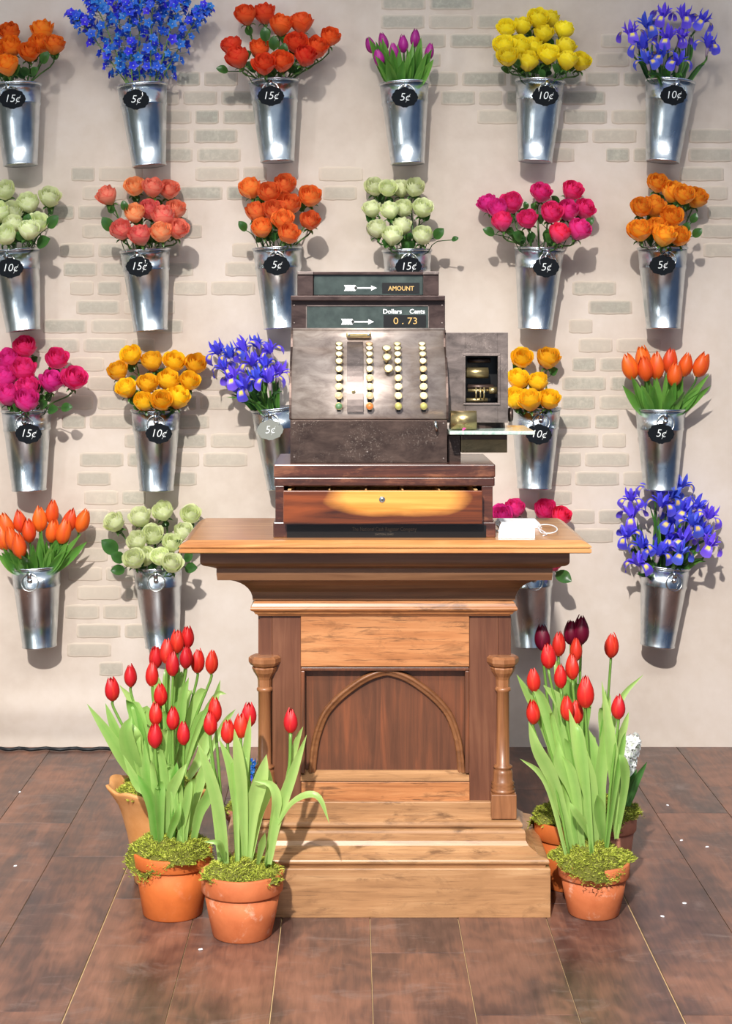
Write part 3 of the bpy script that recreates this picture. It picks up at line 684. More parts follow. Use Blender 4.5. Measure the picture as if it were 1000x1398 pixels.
mb = MB(); c = q(0, 566, 4.15); mb.lathe([(.008, 0), (.008, .006), (.017, .007), (.018, .014), (.015, .018), (0, .019)], xr, 4.15, c.z, 20, 'X'); mb.build('side_knob', reg_dark, box_, smooth=True)
SZ = 1.1667
mb = MB(); a, b = W(610.5, 588, 3.985), W(731, 593, 3.985); mb.box(max(a.x, BX+BH+.003), b.x, 3.985, 4.24, SZ-.009, SZ); mb.build('receipt_shelf', marble, reg, bevel=.002)
mb = MB(); mb.lathe([(.07, 0), (.068, zb-SZ+.001)], (xl+xr)/2+.006, 4.165, SZ-.0003, 28); mb.build('swivel_base', reg_dark, reg)
mb = MB(); mb.lathe([(.012, 0), (.0235, .0005), (.0235, .062), (.012, .0625)], W(615.5, 0, 4.03).x, 4.03, SZ+.023, 28, 'X'); rl = mb.build('receipt_roll', brass, reg, smooth=True)
rb_('shelf_post', 611.5, 594, 629.5, 631.5, 4.07, 4.2, reg_dark); mb = MB(); 
rb_('side_box', 630, 600, 693, 618, 4.06, 4.2, mottled_brass); rb_('side_box_band', 630, 593.5, 693, 601, 4.062, 4.2, reg_dark)

# petal fallen on the shelf
mb = MB(); c = W(634, 588, 3.99); mb.blade([(c.x-.004, 3.992, SZ+.001), (c.x, 3.99, SZ+.005), (c.x+.005, 3.989, SZ+.006)], .006, (0, -1, .6), prof=oval_w, n=5, m=3)
tag(mb.build('petal', R['pink'], loc=(c.x, 3.99, SZ), smooth=True), 'tiny magenta petal lying on the marble shelf of the cash register', 'petal')

# ------------------------------------------------------------------ paper and cord on the pedestal
mb = MB(); prof = [(3.965, .9138), (3.972, .920), (3.985, .930), (4.005, .9395), (4.03, .9435), (4.06, .942), (4.09, .936), (4.12, .926)]
v = []; f = []
for i, (y, z) in enumerate(prof):
    t = i/7; xa = W(681+9*min(1, t*1.6)**2, 0, 3.96).x+.0; xb = W(731+3*t, 0, 3.96).x
    for k in range(6): u = k/5; v.append((lerp(xa, xb, u), y, z-.002*math.sin(u*PI)*t))
n = len(v); v += [(x, y+.0006, z-.0008) for x, y, z in v]
for i in range(7):
    for k in range(5): a = i*6+k; f += [(a, a+1, a+7, a+6), (a+n, a+n+6, a+n+7, a+n+1)]
mb.add(v, f); tag(mb.build('paper_card', paper, smooth=True, loc=(W(705, 0, 3.97).x, 4.0, TZ)), 'curled white paper card at the front right of the pedestal top beside the register', 'card')
mb = MB(); a = W(680, 0, 4.2).x
for i in range(5):
    o_ = i*.002; mb.box(a+o_, a+.108-o_*.5, 4.17, 4.30, TZ+.0002+i*.0022, TZ+.002+i*.0022)
tag(mb.build('paper_stack', paper, bevel=.0004, loc=(a+.05, 4.23, TZ)), 'thin stack of white papers lying behind the curled card on pedestal top', 'paper')
def loop(cx, cy, rx, ry, a0, a1, n=18, h=.004): return [(cx+rx*math.cos(math.radians(lerp(a0, a1, i/(n-1)))), cy+ry*math.sin(math.radians(lerp(a0, a1, i/(n-1)))), TZ+h+.006*math.sin(PI*i/(n-1))) for i in range(n)]
mb = MB(); c = W(742, 716, 4.1)
pts = [(W(735, 0, 4.06).x, 4.05, TZ+.012)]+loop(c.x+.006, 4.08, .024, .085, -140, 150, h=.006)+[(W(737, 0, 4.1).x, 4.13, TZ+.012)]
mb.tube(spline(pts, 50), .0016, 6); mb.tube(spline([(W(733, 0, 4.06).x, 4.14, TZ+.014), (W(741, 0, 4.06).x, 4.12, TZ+.004), (W(745, 0, 4.06).x, 4.03, TZ+.003), (W(738, 0, 4.06).x, 4.00, TZ+.002)], 14), .0016, 6)
tag(mb.build('cord', cord_mat, smooth=True, loc=(c.x, 4.08, TZ)), 'white cord looped on the pedestal top at the right of the paper card', 'cord')
mb = MB(); a = RX+hx+.001
mb.tube(spline([(a+.004, 4.24, TZ+.02), (a+.018, 4.18, TZ+.008), (a+.035, 4.12, TZ+.003), (a+.05, 4.135, TZ+.004)], 14), .0018, 6)
mb.tube(spline([(a+.003, 4.15, TZ+.003), (a+.02, 4.08, TZ+.002), (a+.04, 4.10, TZ+.002), (a+.05, 4.15, TZ+.004)], 14), .0018, 6)
tag(mb.build('cord', cord_mat, smooth=True, loc=(a+.02, 4.15, TZ)), 'white cord strands between the register case and the white papers', 'cord')

# ------------------------------------------------------------------ wall buckets
HB, RT, RBOT = .272, .0825, .0555; BYC = WY-.0885
bd_ = MB(); zz = [0, .004, .008, .12, .198, .203, .208, .213, .262, .268, .272]
def rad(z): return RBOT+(RT-RBOT)*z/HB
outer = [(RBOT-.004, .003), (RBOT-.001, 0), (RBOT+.002, .001), (RBOT+.0025, .004), (rad(.007), .0065), (rad(.1), .1), (rad(.196), .196), (rad(.2)+.0022, .2005), (rad(.205)+.0025, .205), (rad(.21)+.0005, .210), (rad(.264), .264)]
inner = [(rad(.264)-.002, .264), (rad(.1)-.002, .1), (rad(.004)-.002, .004), (0, .004)]
bd_.lathe([(0, .003)]+outer+inner, 0, 0, 0, 48); bme = bd_.mesh('bucket_body'); bme.materials.append(galv)
rm = MB(); rm.lathe([(rad(.262)-.0025+.0, .262)]+[(RT-.0005+.0034*math.cos(a), .268+.0042*math.sin(a)) for a in [math.radians(-80+i*32) for i in range(9)]], 0, 0, 0, 48); rme = rm.mesh('rolled_rim'); rme.materials.append(galv)
hd = MB(); rz = .226; ry_ = -(rad(rz)+.006)
hd.tube([(.0285*math.cos(2*PI*i/28), ry_+.0022*math.sin(2*PI*i/28), rz+.0285*math.sin(2*PI*i/28)) for i in range(28)], .0021, 7, loop=True); hme = hd.mesh('ring_handle'); hme.materials.append(steel)
bs = MB(); bs.box(-.0065, .0065, -(rad(.25)+.005), -(rad(.25)-.006), .238, .262); bs.lathe([(.009, -.004), (.0095, .002), (.007, .006), (0, .008)], 0, -(rad(.244)), .232, 14, 'Y'); sme = bs.mesh('ring_boss'); sme.materials.append(galv)
hk = MB(); hk.box(-.012, .012, RT-.001, RT+.0058, .235, .262); kme2 = hk.mesh('hanging_bracket', smooth=False); kme2.materials.append(galv)
BUCK = []  # rim cx, bottom cx, bottom y, tag x, text
def bucket(rx, bx, by, ringx, label):
    yb = 5.60 if by < HY else 5.506
    zb_ = CZ-(by-HY)/F*yb; xb = (bx-HX)/F*BYC; xt = (rx-HX)/F*BYC
    roll = math.atan2(xt-xb, HB); spin = math.asin(max(-.4, min(.4, (ringx-rx)/36)))
    t = thing('flower_bucket', label, 'bucket', (xb, BYC, zb_), 'wall hung galvanised flower buckets')
    Mr = Matrix.Rotation(roll, 4, 'Y')
    Ms = Mr @ Matrix.Rotation(spin, 4, 'Z')
    inst('bucket_body', bme, t, Ms); inst('rolled_rim', rme, t, Ms)
    h = inst('ring_handle', hme, t, Ms); inst('ring_boss', sme, t, Ms); inst('hanging_bracket', kme2, t, Mr)
    return t, Mr, Ms
plq = [(1, 0), (.93, .18), (.90, .36), (.78, .48), (.70, .72), (.50, .80), (.30, .86), (.12, 1), (0, .97)]
plaque = plq+[(-x, y) for x, y in plq[-2::-1]]+[(-x, -y) for x, y in plq[1:]]+[(x, -y) for x, y in plq[-2:0:-1]]
def price_tag(px, py, s, label, mat=blackboard, tilt=0):
    Yt = BYC-.0895; c = W(px, py, Yt); m = MB(); n = len(plaque)
    v = [(x*.0445, -.0018, y*.034) for x, y in plaque]; v += [(x, .0010, z) for x, _, z in v]
    m.add(v, [tuple(range(n)), tuple(range(2*n-1, n-1, -1))]+[(i, n+i, n+(i+1) % n, (i+1) % n) for i in range(n)])
    me = m.mesh('board', smooth=False); me.materials.append(mat)
    t = thing('price_tag', label, 'price tag', c, 'small chalkboard price tags')
    Rt = Matrix.Rotation(-.09, 4, 'X') @ Matrix.Rotation(tilt, 4, 'Y')
    bo = inst('board', me, t, Rt); 
    tx = text(s, .036, chalk, t, c, 'chalk_price', shear=.2, off=-.0004, sx=.95)
    tx.matrix_local = Rt @ Matrix.Translation((-.001, -.0024, 0)) @ Matrix.Rotation(PI/2, 4, 'X') @ Matrix.Diagonal((.92, 1, 1, 1)); tx.parent = bo
    tx.matrix_local = Matrix.Translation((-.001, -.0024, 0)) @ Matrix.Rotation(PI/2, 4, 'X') @ Matrix.Diagonal((1.0, 1, 1, 1))
    m = MB(); m.tube([Rt@Vector((.004*math.cos(i*PI/5), .0, .030+.007*math.sin(i*PI/5))) for i in range(10)], .0008, 5, loop=True)
    me2 = m.mesh('wire_loop'); me2.materials.append(steel); inst('wire_loop', me2, t, Matrix.Identity(4))

# ------------------------------------------------------------------ flower meshes
def rose_mesh(seed, op=.5):
    r = random.Random(seed); m = MB()
    layers = [(3, .26, 1.78, -.4, 90), (4, .42, 1.84, -.25, 70), (5, .60, 1.80, -.08, 60), (5, .78, 1.72, .02+.18*op, 54), (4+(seed % 2), .92, 1.52, .12+.45*op, 58)]
    a = r.random()*6
    for li, (n, Rr, H, fl, hw) in enumerate(layers):
        a += .5
        for k in range(n):
            a0 = a+2*PI*k/n+r.uniform(-.12, .12); NU, NV = 6, 6; v = []; c = []; f = []; Hh = H*r.uniform(.94, 1.05); ff = fl+r.uniform(-.08, .12)
            ruf = r.random()*6
            for j in range(NV):
                t = j/(NV-1)
                for i in range(NU):
                    u = 2*i/(NU-1)-1
                    wv = (.45+.55*math.sin(PI*min(1, t*.62+.12)))
                    an = a0+u*math.radians(hw)*wv
                    rr = Rr*(.22+.80*math.sin(min(PI*.62, t*PI*.66)))
                    top = max(0, t-.55)/.45
                    rr += Rr*ff*.55*top**1.4*(1-.25*abs(u)); rr += .05*u*Rr+.015*math.sin(ruf+u*4)*top
                    z = Hh*(.02+.98*t)-Hh*.20*abs(u)**2.2*t**2-(ff > .25)*.16*top**2.5*Hh*max(0, ff)
                    z += .03*math.sin(ruf+u*5)*top
                    v.append((rr*math.cos(an), rr*math.sin(an), z)); c.append((min(1, t*.75+.25*abs(u)*t), li/4, 0))
            for j in range(NV-1):
                for i in range(NU-1): q_ = j*NU+i; f.append((q_, q_+1, q_+NU+1, q_+NU))
            m.add(v, f, c)
    return m
ROSEM = [rose_mesh(s, o_) for s, o_ in ((1, .1), (2, .45), (3, .8), (4, .3))]
rose_cache = {}
def rose_me(col, k, lab):
    if (col, k) not in rose_cache:
        me = ROSEM[k].mesh('bloom'); me.materials.append(R[col]); rose_cache[(col, k)] = me
    return rose_cache[(col, k)]
def tulip_mb(seed, fat=1.0, opn=.0):
    r = random.Random(seed); m = MB(); H = 3.5
    for lay in (0, 1):
        for k in range(3):
            a0 = k*2*PI/3+lay*PI/3+r.uniform(-.1, .1); NU, NV = 7, 8; v = []; c = []; f = []; Hh = H*r.uniform(.94, 1.04)*(1 if lay else .96)
            for j in range(NV):
                t = j/(NV-1)
                wd = math.radians(68)*(max(0.02, 1-max(0, (t-.42)/.58)**1.9))*(.75+.25*min(1, t*3))
                for i in range(NU):
                    u = 2*i/(NU-1)-1; an = a0+u*wd
                    rr = (1.0 if lay else .9)*(math.sin(PI*(.10+.83*min(1, t)**.80))**.85)*fat+.05*math.cos(u*PI)*(lay)+opn*t**3
                    rr = max(rr, .2)
                    v.append((rr*math.cos(an), rr*math.sin(an), Hh*t)); c.append((min(1, .5+.5*abs(u)**2) if t > .12 else .1, lay, 0))
            for j in range(NV-1):
                for i in range(NU-1): q_ = j*NU+i; f.append((q_, q_+1, q_+NU+1, q_+NU))
            m.add(v, f, c)
    return m
TULM = [tulip_mb(1), tulip_mb(2, 1.05, .12), tulip_mb(5, .95, .0)]
def petal(m, path, width, face, yel=None, pr=oval_w, cup=.2, n=7, mm=4):
    P = spline(path, n); k0 = len(m.v); face = Vector(face).normalized(); v = []; c = []; f = []
    for i, p in enumerate(P):
        t = i/(n-1); tg = (P[min(i+1, n-1)]-P[max(i-1, 0)]).normalized(); side = tg.cross(face); side.normalize(); nr = side.cross(tg)
        for k in range(mm+1):
            u = 2*k/mm-1; v.append(p+side*u*width*.5*pr(t)+nr*abs(u)**1.5*width*cup*pr(t)); c.append((t, .5, 1.0 if yel and yel[0] < t < yel[1] and abs(u) < .35 else 0))
    for i in range(n-1):
        for k in range(mm): a = i*(mm+1)+k; f.append((a, a+1, a+mm+2, a+mm+1))
    m.add(v, f, c)
def iris_mb(seed):
    r = random.Random(seed); m = MB()
    def fall_w(t): return (.30+.1*t if t < .35 else .34+.66*math.sin(min(1, (t-.35)/.5)*PI/2)) if t < .85 else max(.1, 1-((t-.85)/.15)**2*.8)
    for k in range(3):
        a = k*2*PI/3+r.uniform(-.15, .15); d = Vector((math.cos(a), math.sin(a), 0)); dr = r.uniform(-.25, .1)
        petal(m, [d*.05+Vector((0, 0, 0)), d*.5+Vector((0, 0, .62)), d*1.05+Vector((0, 0, .75)), d*1.38+Vector((0, 0, .25+dr)), d*1.35+Vector((0, 0, -.35+dr))], 1.15, d*.3+Vector((0, 0, 1)), (.45, .64), fall_w, .1, 11, 6)
        petal(m, [d*.05+Vector((0, 0, .2)), d*.45+Vector((0, 0, .8)), d*.85+Vector((0, 0, 1.12)), d*1.1+Vector((0, 0, 1.25))], .42, d*.2+Vector((0, 0, 1)), None, oval_w, .25, 5)
        a += PI/3; d = Vector((math.cos(a), math.sin(a), 0)); tl = r.uniform(.15, .5)
        petal(m, [Vector((0, 0, 0)), d*.3+Vector((0, 0, .7)), d*(.35+tl*.5)+Vector((0, 0, 1.35)), d*(.25+tl)+Vector((0, 0, 1.95))], .55, d, None, oval_w, .2, 7)
    m.lathe([(.07, -.9), (.16, -.5), (.2, 0), (.05, .5)], 0, 0, 0, 8)
    return m
IRM = [iris_mb(s) for s in (1, 2, 3)]
iris_me = []
for m in IRM: me = m.mesh('bloom'); me.materials.append(iris_mat); iris_me.append(me)
def flor_mb(seed, n=5, rr=1.0):
    r = random.Random(seed); m = MB()
    for k in range(n):
        a = 2*PI*k/n; d = Vector((math.cos(a), math.sin(a), 0)); petal(m, [d*.05, d*.5+Vector((0, 0, .22)), d*1.0+Vector((0, 0, .30+r.uniform(-.15, .2)))], .8, (0, 0, 1), None, oval_w, .12, 4, 2)
    k0 = len(m.v); m.lathe([(.10, .05), (.12, .2), (0, .28)], 0, 0, 0, 6)
    for i in range(k0, len(m.v)): m.c[i] = (0, 0, 1)
    m.lathe([(.02, -.75), (.14, -.3), (.12, .08)], 0, 0, 0, 5)
    return m
FLM = []
for s in range(3): me = flor_mb(s).mesh('floret'); me.materials.append(delph_mat); FLM.append(me)
hy_me = flor_mb(7, 6).mesh('floret'); hy_me.materials.append(hyacinth_mat)

ORD = ['first', 'second', 'third', 'fourth', 'fifth', 'sixth', 'seventh', 'eighth', 'ninth', 'tenth', 'eleventh', 'twelfth']
def tiers(pts):
    n = len(pts); k = 3 if n >= 9 else 2
    idx = sorted(range(n), key=lambda i: pts[i][1]); gaps = sorted(range(1, n), key=lambda i: -(pts[idx[i]][1]-pts[idx[i-1]][1]))
    per = n/k; cuts = [round(per*(j+1)) for j in range(k-1)]
    # move each cut to the biggest gap nearby
    for j, c in enumerate(cuts):
        cand = [x for x in range(max(1, c-1), min(n, c+2))]; cuts[j] = max(cand, key=lambda x: pts[idx[x]][1]-pts[idx[x-1]][1])
    names = ['top', 'middle', 'lowest'] if k == 3 else ['upper', 'lower']; out = [None]*n; st = 0
    for j, c in enumerate(cuts+[n]):
        grp = sorted(idx[st:c], key=lambda i: pts[i][0])
        for q_, i in enumerate(grp): out[i] = f'{ORD[q_]} from left in {names[j]} tier'
        st = c
    return out
def relax(pts, r, ylo, yhi, base):
    """give every bloom a depth so that they do not run into each other"""
    Y = list(base)
    for it in range(60):
        for i in range(len(pts)):
            for j in range(i):
                dx = (pts[i][0]-pts[j][0])/410; dz = (pts[i][1]-pts[j][1])/410; d2 = dx*dx+dz*dz; m = (r*1.75)**2
                if d2 < m:
                    need = math.sqrt(m-d2); dy = Y[i]-Y[j]
                    if abs(dy) < need:
                        s = 1 if dy >= 0 else -1; k = (need-abs(dy))*.25; Y[i] += s*k; Y[j] -= s*k
        Y = [max(ylo, min(yhi, y)) for y in Y]
    return Y
def stem_pts(bk, Mr, tip, axis, rr):
    org = bk.location; a = rr.random()*6; q_ = rr.random()*.030
    d = Vector((math.cos(a)*q_*.8, math.sin(a)*q_*.8, 0))
    mouth = org+(Mr@Vector((0, 0, HB)))
    off = Vector((tip.x-mouth.x, tip.y-mouth.y, 0)); 
    if off.length > .052: off = off.normalized()*.052
    base = org+Mr@(Vector((-off.x*.35, -off.y*.3, .12))+d*.8)
    m = mouth+off*.9+d*.4+Vector((0, 0, -.012))
    r_ = Vector((m.x-mouth.x, m.y-mouth.y, 0))
    if r_.length > .064: m -= r_-r_.normalized()*.064
    if tip.z < m.z+.03: m.z = tip.z-.04; m.x = lerp(m.x, mouth.x, .3)
    return [base, m, tip-axis*max(.012, (tip-m).length*.25), tip]
def leaf_to(parent, a, b, width, mat, face=(0, -1, .35), pr=oval_w, name='leaf', stalk=.0012, cup=.18):
    m = MB(); a = Vector(a); b = Vector(b); d = b-a; s = a+d*.42; m.tube([a, s+Vector((0, 0, -.002)), s+d*.1], stalk, 4)
    m.blade([s, s+d*.29+Vector((0, -.004, .004)), b], width, face, cup, pr, n=8, m=4, tint=random.uniform(.2, .8), wave=.03)
    return m.build(name, mat, parent, smooth=True)
def rose_bunch(bk, Mr, pts, col, colname, phrase, seed, r0=.0380, leaves=(), group=None):
    rr = random.Random(seed); ys = [p[1] for p in pts]; lo, hi = min(ys), max(ys)+.01
    mx = bk.location.x
    base = [5.575-.125*(p[1]-lo)/(hi-lo)+rr.uniform(-.012, .012) for p in pts]
    Y = relax(pts, r0, 5.40, 5.607, base); names = tiers(pts); roots = []
    for i, p in enumerate(pts):
        c = W(p[0], p[1], Y[i]); out = Vector(((c.x-mx)*2.2+rr.uniform(-.2, .2), -.75+rr.uniform(-.35, .25), 1+rr.uniform(-.1, .1))).normalized()
        sc = r0*rr.uniform(.90, 1.06); tip = c-out*sc*.88
        st = stem_pts(bk, Mr, tip, out, rr); P = spline(st, 9)
        t = thing('rose', f'{colname} rose, {names[i]} of {phrase}', 'rose', st[0], group)
        m = MB(); m.tube(P, .0027, 6); m.lathe([(.003, -.012), (.0085, -.004), (.010, .002), (.004, .006)], 0, 0, 0, 8)
        k0 = len(m.v)-32; Mx = frame(tip, out)
        for q_ in range(k0, len(m.v)): m.v[q_] = tuple(Mx@Vector(m.v[q_]))
        for q_ in range(5):
            a = q_*2*PI/5; d = Vector((math.cos(a), math.sin(a), 0))
            m.blade([Mx@(d*.006), Mx@(d*.018+Vector((0, 0, .004))), Mx@(d*.028+Vector((0, 0, -.004)))], .009, Mx.to_3x3()@Vector((0, 0, 1)), .1, n=4, m=2)
        s = m.build('stem', dark_stem, t, smooth=True)
        inst('bloom', rose_me(col, rr.randrange(4), None), t, frame(tip-t.location, out, rr.random()*6, sc))
        for l_ in range(2):
            a = P[3+l_*2]; an = rr.uniform(-1, 1); b = a+Vector((math.sin(an)*.05, -.02-.02*rr.random(), .035+.02*rr.random()))
            leaf_to(t, a, b, .028, rose_leaf)
        roots.append((t, c))
    for (lx, ly, w_) in leaves:
        b = W(lx, ly, 5.475); t, c = min(roots, key=lambda q_: (q_[1]-b).length)
        mouth = bk.location+Mr@Vector((0, 0, HB)); a = mouth+Vector((max(-.06, min(.06, (b.x-mouth.x)*.5)), -.05, .0))
        d = (b-a); tipp = b+d.normalized()*w_*.65
        m = MB(); s0 = b-d.normalized()*w_*.75; m.tube(spline([a-Vector((0, -.02, .03)), a+d*.3+Vector((0, 0, .01)), s0], 6), .0016, 5)
        m.blade([s0, b+Vector((0, -.006, 0)), tipp], w_*1.0, (.1, -1, .3), .12, oval_w, n=9, m=6, tint=.5, wave=.02)
        m.build('leaf', rose_leaf, t, smooth=True)
tul_cache = {}
def tulip_me(mat, k):
    if (mat.name, k) not in tul_cache: me = TULM[k].mesh('bloom'); me.materials.append(mat); tul_cache[(mat.name, k)] = me
    return tul_cache[(mat.name, k)]
def tulip_bunch(bk, Mr, pts, mat, colname, phrase, seed, r0, group, nl=2, lean=.9, lh=(.15, .55)):
    rr = random.Random(seed); ys = [p[1] for p in pts]; lo, hi = min(ys), max(ys)+.01; mx = bk.location.x; names = tiers(pts)
    Y = relax(pts, r0, 5.42, 5.60, [5.56-.08*(p[1]-lo)/(hi-lo) for p in pts])
    for i, p in enumerate(pts):
        c = W(p[0], p[1], Y[i]); out = Vector(((c.x-mx)*lean*3, -.2, 1)).normalized(); tip = c-out*r0*1.7
        st = stem_pts(bk, Mr, tip, out, rr); P = spline(st, 9)
        t = thing('tulip', f'{colname} tulip, {names[i]} of {phrase}', 'tulip', st[0], group)
        m = MB(); m.tube(P, .0035, 6); m.build('stem', dark_stem, t, smooth=True)
        inst('bloom', tulip_me(mat, rr.randrange(3)), t, frame(tip-t.location, out, rr.random()*6, r0*rr.uniform(.95, 1.08)))
        for l_ in range(nl):
            a = P[2]; z_ = lerp(c.z, bk.location.z+HB, rr.uniform(*lh))
            q_ = Vector((lerp(mx, c.x, rr.uniform(.6, 1.25))+rr.uniform(-.03, .03), c.y-.02-rr.random()*.03, z_))
            mid = Vector((lerp(a.x, q_.x, .5), P[4].y-.012-rr.random()*.015, lerp(a.z, q_.z, .5)))
            mid.y = max(mid.y, BYC-.07); m = MB(); m.blade([a, mid, q_], rr.uniform(.024, .036), (rr.uniform(-.4, .4), -1, .1), .22, n=9, m=4, tint=rr.uniform(.1, .9), wave=.04)
            m.build('leaf', wall_tulip_leaf, t, smooth=True)
def iris_bunch(bk, Mr, pts, phrase, seed, group, r0=.031):
    rr = random.Random(seed); ys = [p[1] for p in pts]; lo, hi = min(ys), max(ys)+.01; mx = bk.location.x; names = tiers(pts)
    Y = relax(pts, r0*1.1, 5.41, 5.59, [5.56-.10*(p[1]-lo)/(hi-lo) for p in pts])
    for i, p in enumerate(pts):
        c = W(p[0], p[1], Y[i]); out = Vector(((c.x-mx)*3+rr.uniform(-.3, .3), -.45+rr.uniform(-.3, .2), 1)).normalized(); tip = c-out*r0*.55
        st = stem_pts(bk, Mr, tip-out*r0*.5, out, rr); P = spline(st, 9)
        t = thing('iris', f'blue violet iris, {names[i]} of {phrase}', 'iris', st[0], group)
        m = MB(); m.tube(P+[tip], .0034, 6); m.build('stem', dark_stem, t, smooth=True)
        inst('bloom', iris_me[rr.randrange(3)], t, frame(tip-t.location, out, rr.random()*6, r0*rr.uniform(.92, 1.12)))
        for l_ in range(2):
            a = P[1]; m_ = P[4]+Vector((rr.uniform(-.012, .012), -.01, 0)); b = P[7]+Vector((rr.uniform(-.03, .03), -.012, rr.uniform(-.03, .0)))
            m = MB(); m.blade([a, m_, b], .014, (rr.uniform(-.5, .5), -1, .1), .25, strap_w, n=8, m=2, tint=rr.uniform(0, .6)); m.build('leaf', rose_leaf if l_ else wall_tulip_leaf, t, smooth=True)
def delph_bunch(bk, Mr, tips, phrase, seed):
    rr = random.Random(seed); mouth = bk.location+Mr@Vector((0, 0, HB)); names = [ORD[i] for i in range(20)] if len(tips) > 12 else ORD
    order = sorted(range(len(tips)), key=lambda i: tips[i][0])
    for q_, i in enumerate(order):
        px, py, Yd = tips[i]; tip = W(px, py, Yd); out = (tip-mouth).normalized(); st = stem_pts(bk, Mr, tip, out, rr); P = spline(st, 24)
        t = thing('delphinium', f'blue delphinium spike, {ORD[q_]} from left among the tall sprays of the {phrase}', 'delphinium', st[0], 'blue delphinium spikes')
        m = MB(); m.tube(P, [.003-.0018*k/23 for k in range(24)], 5)
        top = [p for p in P if p.z > mouth.z+.008]; fl = []
        for k in range(42):
            u = k/41; p = top[0].lerp(top[-1], u) if len(top) < 2 else top[min(len(top)-1, int(u*(len(top)-1)))].lerp(top[min(len(top)-1, int(u*(len(top)-1))+1)], (u*(len(top)-1)) % 1)
            a = k*2.4+rr.uniform(-.4, .4); R_ = .040*(1-.5*u)*rr.uniform(.6, 1.1)+.006; d = Vector((math.cos(a), math.sin(a), .15+.3*u)).normalized()
            if p.y+d.y*R_ > WY-.018: d.y = -abs(d.y)
            q2 = p+d*R_; m.tube([p, q2-d*.004], .0008, 3); fl.append((q2, d))
        m.build('stem', stem_mat, t, smooth=True)
        for q2, d in fl:
            o = inst('floret', FLM[rr.randrange(3)], t, frame(q2-t.location, d+Vector((0, -.35, 0)), rr.random()*6, rr.uniform(.0145, .0205)))

def bunch(spec):
    n, kind, rimx, botx, boty, tx, ty, price, phr, blab = spec[:10]
    bk, Mr, Ms = bucket(rimx, botx, boty, tx, blab)
    if price: price_tag(tx, ty, price, spec[10], glare_board if n == 15 else blackboard, tilt=random.uniform(-.06, .06))
    return bk, Mr
# number, kind, rim x, bottom x, bottom y, ring/tag x, tag y, price, phrase, bucket label, tag label
S = {}
S[1] = bunch((1, 'r', 22, 28, 228, 17, 135, '15¢', '', 'galvanised bucket of orange roses in the top row at the left edge', 'black tag chalked 15¢ on top-left bucket of orange roses'))
S[2] = bunch((2, 'd', 194, 204, 229, 186, 136, '5¢', '', 'galvanised bucket holding the tall blue delphiniums in the top row', 'black tag chalked 5¢ on the blue delphinium bucket'))
S[3] = bunch((3, 'r', 374, 379, 223, 370, 131, '15¢', '', 'galvanised bucket of orange-red roses in the top row, third from left', 'black tag chalked 15¢ on top-row bucket of orange-red roses'))
S[4] = bunch((4, 't', 552, 557, 226, 553, 133, '5¢', '', 'galvanised bucket of purple tulips in the top row', 'black tag chalked 5¢ on the purple tulip bucket'))
S[5] = bunch((5, 'r', 738, 731, 223, 745, 131, '10¢', '', 'galvanised bucket of bright yellow roses in the top row', 'black tag chalked 10¢ on bright yellow rose bucket in top row'))
S[6] = bunch((6, 'i', 916, 905, 223, 920, 130, '10¢', '', 'galvanised bucket of blue irises in the top right corner', 'black tag chalked 10¢ on the top-right iris bucket'))
S[7] = bunch((7, 'r', 20, 32, 452, 14, 366, '10¢', '', 'galvanised bucket of greenish-white roses at left edge of the second row', 'black tag chalked 10¢ on left-edge bucket of greenish-white roses'))
S[8] = bunch((8, 'r', 198, 206, 452, 190, 364, '15¢', '', 'galvanised bucket of coral pink roses in the second row', 'black tag chalked 15¢ on the coral rose bucket'))
S[9] = bunch((9, 'r', 379, 384, 449, 378, 362, '5¢', '', 'galvanised bucket of bright orange roses behind the left top of the register', 'black tag chalked 5¢ on orange rose bucket at left of register top'))
S[10] = bunch((10, 'r', 556, 558, 452, 558, 364, '15¢', '', 'galvanised bucket of greenish-white roses half hidden behind the register top', 'black tag chalked 15¢ half hidden behind the register top'))
S[11] = bunch((11, 'r', 737, 731, 450, 746, 365, '5¢', '', 'galvanised bucket of hot pink roses in the second row, above right of register', 'black tag chalked 5¢ on second-row hot pink rose bucket'))
S[12] = bunch((12, 'r', 905, 906, 449, 905, 362, '5¢', '', 'galvanised bucket of golden orange roses at right end of the second row', 'black tag chalked 5¢ on golden orange rose bucket at the right'))
S[13] = bunch((13, 'r', 36, 40, 672, 39, 592, '15¢', '', 'galvanised bucket of pink roses at the left edge of the third row', 'black tag chalked 15¢ on pink rose bucket at left edge'))
S[14] = bunch((14, 'r', 213, 214, 672, 217, 592, '10¢', '', 'galvanised bucket of yellow and orange roses in the third row, left of the irises', 'black tag chalked 10¢ on yellow rose bucket left of the register'))
S[15] = bunch((15, 'i', 376, 388, 669, 369, 587, '5¢', '', 'galvanised bucket of blue irises partly hidden by left side of the register', 'faded grey tag chalked 5¢ on the iris bucket beside the register'))
S[16] = bunch((16, 'r', 732, 730, 669, 736, 593, '10¢', '', 'galvanised bucket of yellow roses just right of the register', 'black tag chalked 10¢ touching the end of the register shelf'))
S[17] = bunch((17, 't', 902, 902, 671, 903, 592, '5¢', '', 'galvanised bucket of orange tulips in the third row, above the big iris bunch', 'black tag chalked 5¢ on the third-row orange tulip bucket'))
S[18] = bunch((18, 't', 49, 54, 887, 46, 0, None, '', 'galvanised bucket of orange tulips without a tag at bottom left'))
S[19] = bunch((19, 'r', 215, 222, 887, 216, 0, None, '', 'untagged galvanised bucket of greenish-white roses left of the pedestal'))
S[20] = bunch((20, 'r', 722, 727, 886, 726, 0, None, '', 'galvanised bucket half hidden behind the right side of the pedestal cornice'))
S[21] = bunch((21, 'i', 909, 898, 886, 917, 0, None, '', 'untagged galvanised bucket of blue irises in the bottom row at right'))
